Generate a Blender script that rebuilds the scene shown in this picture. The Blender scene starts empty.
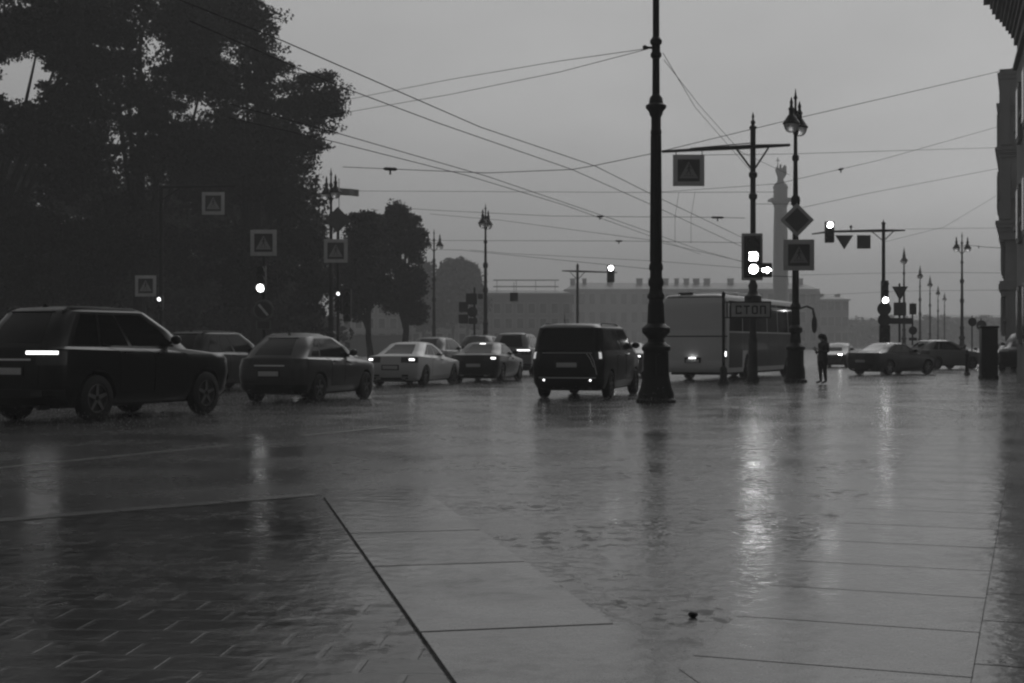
import bpy, bmesh, math, random
import numpy as np
from mathutils import Vector, Matrix
R = math.radians
PI = math.pi
random.seed(7)
sc = bpy.context.scene
COL = sc.collection
CAMZ, F, HOR = 1.38, 1400.0, 344.0


def at(px, d, py=None):
    """real place of something seen in column px at distance d (on the ground, or at the height of row py)"""
    z = 0.0 if py is None else CAMZ + (HOR - py) * d / F
    return Vector(((px - 512.0) * d / F, d, z))


def zy(py, d):
    return CAMZ + (HOR - py) * d / F


def gp(px, py):
    d = CAMZ * F / (py - HOR)
    return Vector(((px - 512.0) * d / F, d, 0.0))


# ------------------------------------------------------------------ materials
MATS = {}


def mat(name, v, rough=0.5, metal=0.0, var=0.0, vscale=3.0, bump=0.0, bscale=40.0, spec=0.5, coat=0.0, rvar=0.0):
    if name in MATS:
        return MATS[name]
    m = bpy.data.materials.new(name)
    m.use_nodes = True
    nt = m.node_tree
    b = nt.nodes['Principled BSDF']
    b.inputs['Base Color'].default_value = (v, v, v, 1)
    b.inputs['Roughness'].default_value = rough
    b.inputs['Metallic'].default_value = metal
    b.inputs['Specular IOR Level'].default_value = spec
    b.inputs['Coat Weight'].default_value = coat
    b.inputs['Coat Roughness'].default_value = 0.06
    tc = nt.nodes.new('ShaderNodeTexCoord')
    if var > 0 or rvar > 0:
        n = nt.nodes.new('ShaderNodeTexNoise')
        n.inputs['Scale'].default_value = vscale
        n.inputs['Detail'].default_value = 6
        nt.links.new(tc.outputs['Object'], n.inputs['Vector'])
        if var > 0:
            r = nt.nodes.new('ShaderNodeMapRange')
            r.inputs['From Min'].default_value = 0.3
            r.inputs['From Max'].default_value = 0.7
            r.inputs['To Min'].default_value = v * (1 - var)
            r.inputs['To Max'].default_value = v * (1 + var)
            nt.links.new(n.outputs['Fac'], r.inputs['Value'])
            nt.links.new(r.outputs['Result'], b.inputs['Base Color'])
        if rvar > 0:
            r = nt.nodes.new('ShaderNodeMapRange')
            r.inputs['From Min'].default_value = 0.3
            r.inputs['From Max'].default_value = 0.7
            r.inputs['To Min'].default_value = max(0.02, rough - rvar)
            r.inputs['To Max'].default_value = rough + rvar
            nt.links.new(n.outputs['Fac'], r.inputs['Value'])
            nt.links.new(r.outputs['Result'], b.inputs['Roughness'])
    if bump > 0:
        n2 = nt.nodes.new('ShaderNodeTexNoise')
        n2.inputs['Scale'].default_value = bscale
        n2.inputs['Detail'].default_value = 5
        nt.links.new(tc.outputs['Object'], n2.inputs['Vector'])
        bp = nt.nodes.new('ShaderNodeBump')
        bp.inputs['Strength'].default_value = bump
        bp.inputs['Distance'].default_value = 0.02
        nt.links.new(n2.outputs['Fac'], bp.inputs['Height'])
        nt.links.new(bp.outputs['Normal'], b.inputs['Normal'])
    MATS[name] = m
    return m


def lamp_mat(name, strength):
    if name in MATS:
        return MATS[name]
    m = mat(name, 0.6, 0.3)
    b = m.node_tree.nodes['Principled BSDF']
    b.inputs['Emission Color'].default_value = (1, 1, 1, 1)
    b.inputs['Emission Strength'].default_value = strength
    return m


IRON = mat('wet_cast_iron', 0.010, 0.45, 0.0, 0.3, 4, 0.15, 60, spec=0.2)
STEEL = mat('grey_post_steel', 0.03, 0.4, 0.0, 0.3, 4, spec=0.4)
HOUS = mat('black_housing', 0.010, 0.45, spec=0.4)
GLASS = mat('tinted_glass', 0.006, 0.09, spec=0.32)
TRIM = mat('black_trim', 0.012, 0.5, spec=0.35)
TYRE = mat('tyre_rubber', 0.012, 0.7, spec=0.3)
RIM = mat('alloy_rim', 0.22, 0.35, 0.7)
CHROME = mat('chrome', 0.7, 0.35, 0.4)
PLATE = mat('number_plate', 0.55, 0.4)
REDLENS = mat('dark_lens', 0.05, 0.15, spec=0.6)
LENS = mat('unlit_lens', 0.02, 0.2)
SIGNW = mat('sign_border', 0.55, 0.5, 0, 0.08, 5)
SIGNB = mat('sign_face_dark', 0.05, 0.45, 0, 0.1, 5)
SIGNBACK = mat('sign_back', 0.09, 0.5, 0.2, 0.15, 6)
LIT = lamp_mat('lit_signal', 24.0)
LITS = lamp_mat('lit_signal_soft', 2.5)
TAIL = lamp_mat('lit_tail_lamp', 3.2)
TAILD = lamp_mat('lit_tail_lamp_dim', 0.45)
HEAD = lamp_mat('lit_head_lamp', 40.0)
BARK = mat('wet_bark', 0.022, 0.75, 0, 0.4, 6, 0.6, 18, spec=0.25)


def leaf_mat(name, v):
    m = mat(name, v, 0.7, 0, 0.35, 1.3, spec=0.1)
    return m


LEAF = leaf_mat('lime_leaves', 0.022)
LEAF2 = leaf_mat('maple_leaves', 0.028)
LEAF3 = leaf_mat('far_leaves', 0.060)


# ------------------------------------------------------------------ mesh builder
class MB:
    def __init__(s):
        s.v = []
        s.f = []

    def add(s, vs, fs):
        o = len(s.v)
        s.v += [tuple(p) for p in vs]
        s.f += [tuple(i + o for i in f) for f in fs]
        return s

    def box(s, c, sz, rz=0.0, taper=1.0):
        x, y, z = (q / 2 for q in sz)
        cr, sr = math.cos(rz), math.sin(rz)
        vs = []
        for k, dz in enumerate((-z, z)):
            t = 1.0 if k == 0 else taper
            for dx, dy in ((-x, -y), (x, -y), (x, y), (-x, y)):
                dx, dy = dx * t, dy * t
                vs.append((c[0] + dx * cr - dy * sr, c[1] + dx * sr + dy * cr, c[2] + dz))
        return s.add(vs, [(3, 2, 1, 0), (4, 5, 6, 7), (0, 1, 5, 4), (1, 2, 6, 5), (2, 3, 7, 6), (3, 0, 4, 7)])

    def lathe(s, prof, n=20, c=(0, 0, 0), twist=0.0):
        vs, fs = [], []
        for r, z in prof:
            for i in range(n):
                a = 2 * PI * i / n + twist
                vs.append((c[0] + r * math.cos(a), c[1] + r * math.sin(a), c[2] + z))
        m = len(prof)
        for k in range(m - 1):
            for i in range(n):
                j = (i + 1) % n
                fs.append((k * n + i, k * n + j, (k + 1) * n + j, (k + 1) * n + i))
        fs.append(tuple(range(n - 1, -1, -1)))
        fs.append(tuple((m - 1) * n + i for i in range(n)))
        return s.add(vs, fs)

    def tube(s, pts, rad, n=8, cap=True):
        pts = [Vector(p) for p in pts]
        if not hasattr(rad, '__len__'):
            rad = [rad] * len(pts)
        vs, fs = [], []
        up = None
        for k, p in enumerate(pts):
            if k == 0:
                t = pts[1] - pts[0]
            elif k == len(pts) - 1:
                t = pts[-1] - pts[-2]
            else:
                t = (pts[k + 1] - pts[k]).normalized() + (pts[k] - pts[k - 1]).normalized()
            t.normalize()
            if up is None:
                up = Vector((0, 0, 1)) if abs(t.z) < 0.9 else Vector((1, 0, 0))
            a = t.cross(up).normalized()
            b = a.cross(t).normalized()
            up = b
            for i in range(n):
                an = 2 * PI * i / n
                q = p + (a * math.cos(an) + b * math.sin(an)) * rad[k]
                vs.append(q)
        m = len(pts)
        for k in range(m - 1):
            for i in range(n):
                j = (i + 1) % n
                fs.append((k * n + i, (k + 1) * n + i, (k + 1) * n + j, k * n + j))
        if cap:
            fs.append(tuple(range(n)))
            fs.append(tuple((m - 1) * n + i for i in range(n - 1, -1, -1)))
        return s.add(vs, fs)

    def prism(s, poly, h0, h1, axis='z'):
        """polygon extruded along an axis; 'y': poly is (x, z); 'z': (x, y); 'x': (y, z)"""
        n = len(poly)

        def P(p, h):
            return {'z': (p[0], p[1], h), 'y': (p[0], h, p[1]), 'x': (h, p[0], p[1])}[axis]
        vs = [P(p, h0) for p in poly] + [P(p, h1) for p in poly]
        fs = [tuple(range(n)), tuple(range(2 * n - 1, n - 1, -1))]
        for i in range(n):
            j = (i + 1) % n
            fs.append((i, n + i, n + j, j))
        return s.add(vs, fs)

    def disc(s, c, r, th, n=20, axis='y'):
        """a short drum whose axis lies along y or x"""
        poly = [(r * math.cos(2 * PI * i / n), r * math.sin(2 * PI * i / n)) for i in range(n)]
        if axis == 'y':
            return s.prism([(c[0] + a, c[2] + b) for a, b in poly], c[1] - th / 2, c[1] + th / 2, 'y')
        return s.prism([(c[1] + a, c[2] + b) for a, b in poly], c[0] - th / 2, c[0] + th / 2, 'x')

    def ellipsoid(s, c, r, nu=12, nv=8):
        vs, fs = [], []
        for j in range(nv + 1):
            t = PI * j / nv
            for i in range(nu):
                a = 2 * PI * i / nu
                vs.append((c[0] + r[0] * math.sin(t) * math.cos(a), c[1] + r[1] * math.sin(t) * math.sin(a), c[2] + r[2] * math.cos(t)))
        for j in range(nv):
            for i in range(nu):
                k = (i + 1) % nu
                fs.append((j * nu + i, (j + 1) * nu + i, (j + 1) * nu + k, j * nu + k))
        return s.add(vs, fs)

    def mesh(s, name, bevel=0.0, smooth=35, weld=True):
        me = bpy.data.meshes.new(name)
        me.from_pydata(s.v, [], s.f)
        bm = bmesh.new()
        bm.from_mesh(me)
        if weld:
            bmesh.ops.remove_doubles(bm, verts=bm.verts, dist=1e-5)
        bmesh.ops.recalc_face_normals(bm, faces=bm.faces)
        if bevel > 0:
            es = [e for e in bm.edges if len(e.link_faces) == 2 and e.calc_face_angle(0) > R(40)]
            bmesh.ops.bevel(bm, geom=es, offset=bevel, segments=2, profile=0.6, affect='EDGES', clamp_overlap=True)
        bm.to_mesh(me)
        bm.free()
        me.shade_smooth()
        me.set_sharp_from_angle(angle=R(smooth))
        return me

    def build(s, name, m, parent=None, bevel=0.0, smooth=35, loc=None, rz=0.0):
        return link(name, s.mesh(name, bevel, smooth), m, parent, loc, rz)


def link(name, me, m=None, parent=None, loc=None, rz=0.0):
    o = bpy.data.objects.new(name, me)
    COL.objects.link(o)
    if m is not None and not me.materials:
        me.materials.append(m)
    if parent is not None:
        o.parent = parent
    if loc is not None:
        o.location = loc
    if rz:
        o.rotation_euler = (0, 0, rz)
    return o


def tag(o, label=None, cat=None, group=None, kind=None):
    if label:
        o['label'] = label
    if cat:
        o['category'] = cat
    if group:
        o['group'] = group
    if kind:
        o['kind'] = kind
    return o


def thing(name, label, cat, loc, rz=0.0, group=None):
    o = bpy.data.objects.new(name, None)
    o.empty_display_size = 0.2
    COL.objects.link(o)
    o.location = loc
    o.rotation_euler = (0, 0, rz)
    return tag(o, label, cat, group)


KIDS = {}


def copy_tree(o, parent=None):
    c = o.copy()
    COL.objects.link(c)
    if parent is not None:
        c.parent = parent
    for ch in list(o.children):
        copy_tree(ch, c)
    return c


def evaluated(o):
    dg = bpy.context.evaluated_depsgraph_get()
    return bpy.data.meshes.new_from_object(o.evaluated_get(dg))


# ------------------------------------------------------------------ world, light, camera
SUN_EL, SUN_AZ = R(38), R(24)          # low veiled light from ahead and to the right
w = bpy.data.worlds.new('World')
sc.world = w
w.use_nodes = True
nt = w.node_tree
bg = nt.nodes['Background']
sky = nt.nodes.new('ShaderNodeTexSky')
sky.sky_type = 'NISHITA'
sky.sun_disc = False
sky.sun_elevation = SUN_EL
sky.sun_rotation = SUN_AZ
sky.dust_density = 4.0
sky.air_density = 2.0
bw = nt.nodes.new('ShaderNodeRGBToBW')
nt.links.new(sky.outputs[0], bw.inputs[0])
tcw = nt.nodes.new('ShaderNodeTexCoord')
mp = nt.nodes.new('ShaderNodeMapping')
mp.inputs['Scale'].default_value = (1.0, 1.0, 2.6)
nt.links.new(tcw.outputs['Generated'], mp.inputs['Vector'])
nz = nt.nodes.new('ShaderNodeTexNoise')
nz.inputs['Scale'].default_value = 3.2
nz.inputs['Detail'].default_value = 5
nt.links.new(mp.outputs['Vector'], nz.inputs['Vector'])
mr = nt.nodes.new('ShaderNodeMapRange')      # cloud deck: soft lighter and darker patches
mr.inputs['From Min'].default_value = 0.3
mr.inputs['From Max'].default_value = 0.7
mr.inputs['To Min'].default_value = 0.88
mr.inputs['To Max'].default_value = 1.08
nt.links.new(nz.outputs['Fac'], mr.inputs['Value'])
mx = nt.nodes.new('ShaderNodeMix')           # the cloud cover evens out the clear-sky gradient
mx.data_type = 'FLOAT'
mx.inputs[0].default_value = 0.85
mx.inputs[3].default_value = 3.3
nt.links.new(bw.outputs[0], mx.inputs[2])
mu = nt.nodes.new('ShaderNodeMath')
mu.operation = 'MULTIPLY'
nt.links.new(mx.outputs[0], mu.inputs[0])
nt.links.new(mr.outputs['Result'], mu.inputs[1])
sepw = nt.nodes.new('ShaderNodeVectorMath')   # dimming added overhead and behind the camera keeps reflections and camera-facing sides dark
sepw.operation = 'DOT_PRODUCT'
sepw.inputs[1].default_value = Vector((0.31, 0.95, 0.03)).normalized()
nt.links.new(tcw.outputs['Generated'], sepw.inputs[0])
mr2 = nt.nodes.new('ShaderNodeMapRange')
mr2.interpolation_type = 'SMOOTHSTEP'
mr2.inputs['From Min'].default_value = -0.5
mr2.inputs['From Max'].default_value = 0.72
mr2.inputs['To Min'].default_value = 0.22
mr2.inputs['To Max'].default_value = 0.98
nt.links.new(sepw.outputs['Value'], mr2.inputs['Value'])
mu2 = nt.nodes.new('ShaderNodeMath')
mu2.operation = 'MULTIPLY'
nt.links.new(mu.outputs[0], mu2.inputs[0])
mr3 = nt.nodes.new('ShaderNodeMapRange')      # the clearing low ahead
mr3.interpolation_type = 'SMOOTHSTEP'
mr3.inputs['From Min'].default_value = 0.980
mr3.inputs['From Max'].default_value = 1.0
mr3.inputs['To Min'].default_value = 1.0
mr3.inputs['To Max'].default_value = 1.28
nt.links.new(sepw.outputs['Value'], mr3.inputs['Value'])
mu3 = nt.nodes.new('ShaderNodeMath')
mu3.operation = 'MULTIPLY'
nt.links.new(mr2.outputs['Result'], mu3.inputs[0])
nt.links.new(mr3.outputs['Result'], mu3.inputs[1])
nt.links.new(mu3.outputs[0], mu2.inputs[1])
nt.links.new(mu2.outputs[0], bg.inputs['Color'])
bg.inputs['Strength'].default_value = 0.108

sun = bpy.data.lights.new('sun', 'SUN')
sun.energy = 0.5
sun.angle = R(40)
sun.color = (1, 1, 1)
so = bpy.data.objects.new('sun', sun)
COL.objects.link(so)
dirv = Vector((math.sin(SUN_AZ) * math.cos(SUN_EL), math.cos(SUN_AZ) * math.cos(SUN_EL), math.sin(SUN_EL)))
so.rotation_euler = dirv.to_track_quat('Z', 'Y').to_euler()

cam = bpy.data.cameras.new('camera')
cam.lens = F / 1024 * 36.0
cam.sensor_width = 36.0
cam.shift_y = (HOR - 341.5) / 1024.0
cam.clip_end = 5000
cam.clip_start = 0.1
cam.dof.use_dof = False
co = bpy.data.objects.new('camera', cam)
COL.objects.link(co)
co.location = (0, 0, CAMZ)
co.rotation_euler = (R(90), 0, 0)
sc.camera = co
vs_ = sc.view_settings
vs_.view_transform = 'Standard'
vs_.look = 'None'
vs_.exposure = 0.0
vs_.gamma = 1.0
vs_.use_curve_mapping = False
cy = sc.cycles
cy.use_denoising = True
cy.max_bounces = 6
cy.diffuse_bounces = 2
cy.glossy_bounces = 4
cy.transmission_bounces = 3
cy.volume_bounces = 1
cy.use_adaptive_sampling = True
cy.sample_clamp_indirect = 20.0
cy.filter_width = 2.3


# ------------------------------------------------------------------ ground
def wet_mat(name, v, r_lo, r_hi, bump, kind='asphalt', rot=0.0, spec=0.5):
    m = bpy.data.materials.new(name)
    m.use_nodes = True
    t = m.node_tree
    L = t.links
    b = t.nodes['Principled BSDF']
    b.inputs['Specular IOR Level'].default_value = spec
    tc = t.nodes.new('ShaderNodeTexCoord')
    mp = t.nodes.new('ShaderNodeMapping')
    mp.inputs['Rotation'].default_value = (0, 0, rot)
    L.new(tc.outputs['Object'], mp.inputs['Vector'])

    def noise(scale, detail=5, rough=0.55, vec=None):
        n = t.nodes.new('ShaderNodeTexNoise')
        n.inputs['Scale'].default_value = scale
        n.inputs['Detail'].default_value = detail
        n.inputs['Roughness'].default_value = rough
        L.new((vec or mp.outputs['Vector']), n.inputs['Vector'])
        return n.outputs['Fac']

    def rng(x, a, b_, c, d):
        r = t.nodes.new('ShaderNodeMapRange')
        for k, q in zip(('From Min', 'From Max', 'To Min', 'To Max'), (a, b_, c, d)):
            r.inputs[k].default_value = q
        L.new(x, r.inputs['Value'])
        return r.outputs['Result']

    def op(o, a, b_):
        q = t.nodes.new('ShaderNodeMath')
        q.operation = o
        for i, z in enumerate((a, b_)):
            if isinstance(z, (int, float)):
                q.inputs[i].default_value = z
            else:
                L.new(z, q.inputs[i])
        return q.outputs[0]
    puddle = rng(noise(0.55, 5), 0.40, 0.60, 0.0, 1.0)       # 1 = standing water
    base = rng(noise(2.2, 8), 0.3, 0.7, v * 0.7, v * 1.3)
    grain = rng(noise(90, 3), 0.3, 0.7, 0.75, 1.25)
    colour = op('MULTIPLY', base, grain)
    bare = op('MULTIPLY', rng(noise(6.5, 5, 0.65), 0.50, 0.58, 0.0, 1.0), rng(noise(0.8, 3), 0.42, 0.58, 0.0, 1.0))   # stone showing through the film
    if kind == 'slab':
        bare = op('MULTIPLY', bare, 0.35)
    rough = op('ADD', rng(puddle, 0, 1, r_hi, r_lo), op('MULTIPLY', bare, 0.16))
    colour = op('MULTIPLY', colour, rng(bare, 0, 1, 1.0, 0.5))
    specl = rng(bare, 0, 1, spec, spec * 0.12)
    L.new(specl, b.inputs['Specular IOR Level'])
    # height: slow waves of the water film, stone grain where it is thin, rings of falling drops
    dry = op('ADD', op('MULTIPLY', op('SUBTRACT', 1.0, puddle), 0.06), op('MULTIPLY', bare, 0.10))
    h = op('ADD', op('MULTIPLY', noise(60, 4, 0.6), op('ADD', dry, 0.015)), op('MULTIPLY', noise(8, 3, 0.5), 0.9))
    vo = t.nodes.new('ShaderNodeTexVoronoi')
    vo.inputs['Scale'].default_value = 6.0
    L.new(mp.outputs['Vector'], vo.inputs['Vector'])
    ring = op('MULTIPLY', op('SINE', op('MULTIPLY', vo.outputs['Distance'], 36.0), 0.0), rng(vo.outputs['Distance'], 0.0, 0.4, 0.035, 0.0))
    h = op('ADD', h, ring)
    if kind == 'setts':
        br = t.nodes.new('ShaderNodeTexBrick')
        br.inputs['Scale'].default_value = 1.0
        br.inputs['Mortar Size'].default_value = 0.016
        br.inputs['Mortar Smooth'].default_value = 0.3
        br.inputs['Brick Width'].default_value = 0.42
        br.inputs['Row Height'].default_value = 0.26
        br.inputs['Bias'].default_value = 0.0
        L.new(mp.outputs['Vector'], br.inputs['Vector'])
        for q, c in (('Color1', v * 0.75), ('Color2', v * 1.2), ('Mortar', v * 2.0)):
            br.inputs[q].default_value = (c, c, c, 1)
        sx = t.nodes.new('ShaderNodeSeparateXYZ')
        L.new(tc.outputs['Object'], sx.inputs[0])
        film = rng(op('ADD', sx.outputs['Y'], rng(noise(1.3, 4), 0.3, 0.7, -1.3, 1.3)), 6.6, 7.8, 1.0, 0.0)   # water standing towards the roadway
        colour = op('MULTIPLY', br.outputs['Color'], grain)
        h = op('ADD', h, op('MULTIPLY', op('MULTIPLY', br.outputs['Fac'], film), -0.55))
        h = op('ADD', h, op('MULTIPLY', op('MULTIPLY', noise(3.2, 2), film), 1.0))
        rough = op('ADD', rough, op('MULTIPLY', film, 0.05))
    if kind == 'cobbles':
        v2 = t.nodes.new('ShaderNodeTexVoronoi')
        v2.feature = 'DISTANCE_TO_EDGE'
        v2.inputs['Scale'].default_value = 8.0
        L.new(mp.outputs['Vector'], v2.inputs['Vector'])
        e = rng(v2.outputs['Distance'], 0.0, 0.09, 0.0, 1.0)
        patch = rng(noise(1.1, 4), 0.46, 0.6, 0.0, 1.0)
        h = op('ADD', h, op('MULTIPLY', op('MULTIPLY', e, patch), 0.22))
        colour = op('MULTIPLY', colour, rng(op('MULTIPLY', op('SUBTRACT', 1.0, e), patch), 0, 1, 1.0, 0.55))
    L.new(colour, b.inputs['Base Color'])
    L.new(rough, b.inputs['Roughness'])
    bp = t.nodes.new('ShaderNodeBump')
    bp.inputs['Strength'].default_value = bump
    bp.inputs['Distance'].default_value = 0.012
    L.new(h, bp.inputs['Height'])
    L.new(bp.outputs['Normal'], b.inputs['Normal'])
    MATS[name] = m
    return m


ASPH = wet_mat('wet_asphalt', 0.085, 0.135, 0.23, 0.50)
SETT = wet_mat('wet_block_paving', 0.040, 0.10, 0.19, 0.50, 'setts', rot=R(4))
GRAN = wet_mat('wet_granite', 0.14, 0.12, 0.20, 0.42, 'slab')
COBB = wet_mat('wet_cobbles', 0.11, 0.12, 0.22, 0.62, 'cobbles')
DARKJ = mat('dark_joint', 0.012, 0.6)
PAINT = mat('worn_road_paint', 0.13, 0.3, 0, 0.5, 5)

g = MB()
g.add([(-900, -60, 0), (900, -60, 0), (900, 900, 0), (-900, 900, 0)], [(0, 1, 2, 3)])
tag(g.build('road', ASPH), 'wet dark asphalt crossing reflecting the sky and the lamps', 'road', kind='structure')

SLAB_TOP = 0.02


def clip_poly(poly, o, n):
    out = []
    for i in range(len(poly)):
        a, b = poly[i], poly[(i + 1) % len(poly)]
        da, db = (a - o).dot(n), (b - o).dot(n)
        if da >= 0:
            out.append(a)
        if da * db < 0:
            out.append(a.lerp(b, da / (da - db)))
    return out


def slabs(name, quads, m, label, top=SLAB_TOP):
    mb = MB()
    for q in quads:
        mb.prism([(p[0], p[1]) for p in q], 0.001, top, 'z')
    return tag(mb.build(name, m, smooth=1), label, 'pavement', kind='structure')


# granite strip beside the block paving
a1 = Vector((-0.207, 0.978, 0)).normalized()
n1 = Vector((0.978, 0.207, 0)).normalized()
A0 = gp(450, 683)
qs = []
ts = [-9.4, -7.0, -4.6, -2.3, -1.05, 0.93, 2.92, 4.45, 7.02]
gap = 0.014
for i in range(len(ts) - 1):
    p = A0 + a1 * (ts[i] + gap)
    q = A0 + a1 * (ts[i + 1] - gap)
    qs.append((p + n1 * gap, p + n1 * 0.96, q + n1 * 0.96, q + n1 * gap))
slabs('granite_kerb_strip', qs, GRAN, 'strip of long wet granite slabs running away from the camera')
# the block paving left of it, ending at the carriageway edge
e0, e1 = gp(0, 525), A0 + a1 * 7.02
edir = (e1 - e0).normalized()
far_l = e0 - edir * 12
slabs('block_paving', [(A0 + a1 * -9.4 - n1 * gap, e1 - n1 * gap, far_l, Vector((-16, -3.5, 0)))], SETT,
      'dark block paving of the near crossing')
# stone edging between paving and carriageway
kq = []
nn = Vector((-edir.y, edir.x, 0))
Lk = (e1 - far_l).length
k = 0.0
while k < Lk - 0.05:
    p = far_l + edir * k + nn * 0.02
    q = far_l + edir * min(k + 0.98, Lk) + nn * 0.02
    kq.append((p, q, q + nn * 0.2, p + nn * 0.2))
    k += 1.0
slabs('edging_stones', kq, mat('pale_edging', 0.10, 0.25, 0, 0.3, 6, 0.2, 30), 'pale row of flush edging stones at the edge of the carriageway', 0.024)
# right-hand slabs
a2 = (gp(805, 555) - gp(668, 683)).normalized()
n2 = Vector((a2.y, -a2.x, 0))
B0 = gp(668, 683)
qs = []
rr = random.Random(3)
off = [0.3, 0.0, 0.55, 0.2]
for s in range(4):
    wd = 1.16
    t = -9.0 + off[s]
    while t < 24:
        ln = [0.8, 1.0, 0.82, 0.95][rr.randrange(4)]
        g_ = 0.002
        p = B0 + n2 * (s * wd + g_) + a2 * (t + .008)
        q = B0 + n2 * (s * wd + g_) + a2 * (t + ln - .008)
        pl_ = clip_poly([p, p + n2 * (wd - 2 * g_), q + n2 * (wd - 2 * g_), q], A0 + n1 * 0.966, n1)
        if len(pl_) > 2:
            qs.append(pl_)
        t += ln
slabs('granite_paving', qs, GRAN, 'wet granite slab pavement along the building side')
# cobbled wedge between the two, widening away from the camera
c0 = A0 + n1 * 0.96
ix = c0 + a1 * -0.2
dd_ = c0 - (B0 - n2 * 0.0)
den = a2.x * a1.y - a2.y * a1.x
tip = (B0 - n2 * 0.0) + a2 * ((dd_.x * a1.y - dd_.y * a1.x) / den)
slabs('cobbled_wedge', [(tip, B0 + a2 * 24 - n2 * 0.0, gp(430, 425), c0 + a1 * 7.0)], COBB,
      'wet cobbled corner widening away between the granite strips', 0.017)
# worn lane markings on the carriageway
mk = MB()
for (p0, p1, wd) in ((gp(-60, 474), gp(232, 445), 0.14), (gp(300, 436), gp(420, 424), 0.14), (gp(820, 401), gp(1060, 418), 0.25)):
    dd = (p1 - p0).normalized()
    nq = Vector((-dd.y, dd.x, 0)) * wd / 2
    mk.add([(p0 + nq) + Vector((0, 0, .004)), (p0 - nq) + Vector((0, 0, .004)), (p1 - nq) + Vector((0, 0, .004)), (p1 + nq) + Vector((0, 0, .004))], [(0, 1, 2, 3)])
tag(mk.build('lane_marking', PAINT), 'worn pale lane lines across the wet carriageway', 'lane line', kind='structure')

st = MB()
st.ellipsoid((0, 0, 0.012), (0.026, 0.022, 0.016), 10, 6)
p = gp(693, 621)
tag(st.build('pebble', TRIM, loc=(p.x, p.y, SLAB_TOP)), 'small black stone lying alone on the wet paving', 'stone')

# ------------------------------------------------------------------ haze
hz = MB()
hz.box((0, 420, 26.0), (1900, 1010, 54.0))
hm = bpy.data.materials.new('rain_haze')
hm.use_nodes = True
ht = hm.node_tree
ht.nodes.remove(ht.nodes['Principled BSDF'])
pv = ht.nodes.new('ShaderNodeVolumePrincipled')
pv.inputs['Color'].default_value = (0.93, 0.93, 0.93, 1)
pv.inputs['Density'].default_value = 0.0015
pv.inputs['Anisotropy'].default_value = 0.15
ht.links.new(pv.outputs[0], ht.nodes['Material Output'].inputs['Volume'])
tag(hz.build('haze', hm), 'grey rain haze over the whole square', 'haze', kind='stuff')


# ------------------------------------------------------------------ trees
def leaves_mesh(name, blobs, ncl, per, size, rc, seed, fill=0.45):
    rg = np.random.default_rng(seed)
    vol = np.array([b[3] * b[4] * b[5] for b in blobs]) ** 0.75
    pr = vol / vol.sum()
    P = []
    for b, q in zip(blobs, pr):
        n = max(4, int(round(ncl * q)))
        d = rg.normal(size=(n, 3))
        d /= np.linalg.norm(d, axis=1)[:, None]
        rad = (fill + (1 - fill) * rg.random(n)) ** 0.8
        P.append(np.array(b[:3]) + d * rad[:, None] * np.array(b[3:6]))
    P = np.concatenate(P)
    N = len(P)
    cr = rc * (0.6 + 0.8 * rg.random(N))
    cnt = per
    g3 = rg.normal(size=(N * cnt, 3))
    g3 *= (rg.random(N * cnt) ** 0.45 / np.linalg.norm(g3, axis=1))[:, None]
    C = np.repeat(P, cnt, axis=0) + g3 * np.repeat(cr, cnt)[:, None] * np.array([1.0, 1.0, 0.62])
    M = len(C)
    a = rg.normal(size=(M, 3))
    a /= np.linalg.norm(a, axis=1)[:, None]
    b = rg.normal(size=(M, 3))
    b -= (b * a).sum(1)[:, None] * a
    b /= np.linalg.norm(b, axis=1)[:, None]
    s = size * (0.6 + 0.8 * rg.random(M))[:, None]
    V = np.stack([C - a * s * 0.6, C + b * s * 0.34 - a * s * 0.05, C + a * s * 0.6, C - b * s * 0.34 - a * s * 0.05], axis=1).reshape(-1, 3)
    me = bpy.data.meshes.new(name)
    me.vertices.add(M * 4)
    me.vertices.foreach_set('co', V.astype(np.float32).ravel())
    me.loops.add(M * 4)
    me.loops.foreach_set('vertex_index', np.arange(M * 4, dtype=np.int32))
    me.polygons.add(M)
    me.polygons.foreach_set('loop_start', np.arange(0, M * 4, 4, dtype=np.int32))
    me.update(calc_edges=True)
    return me


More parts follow.
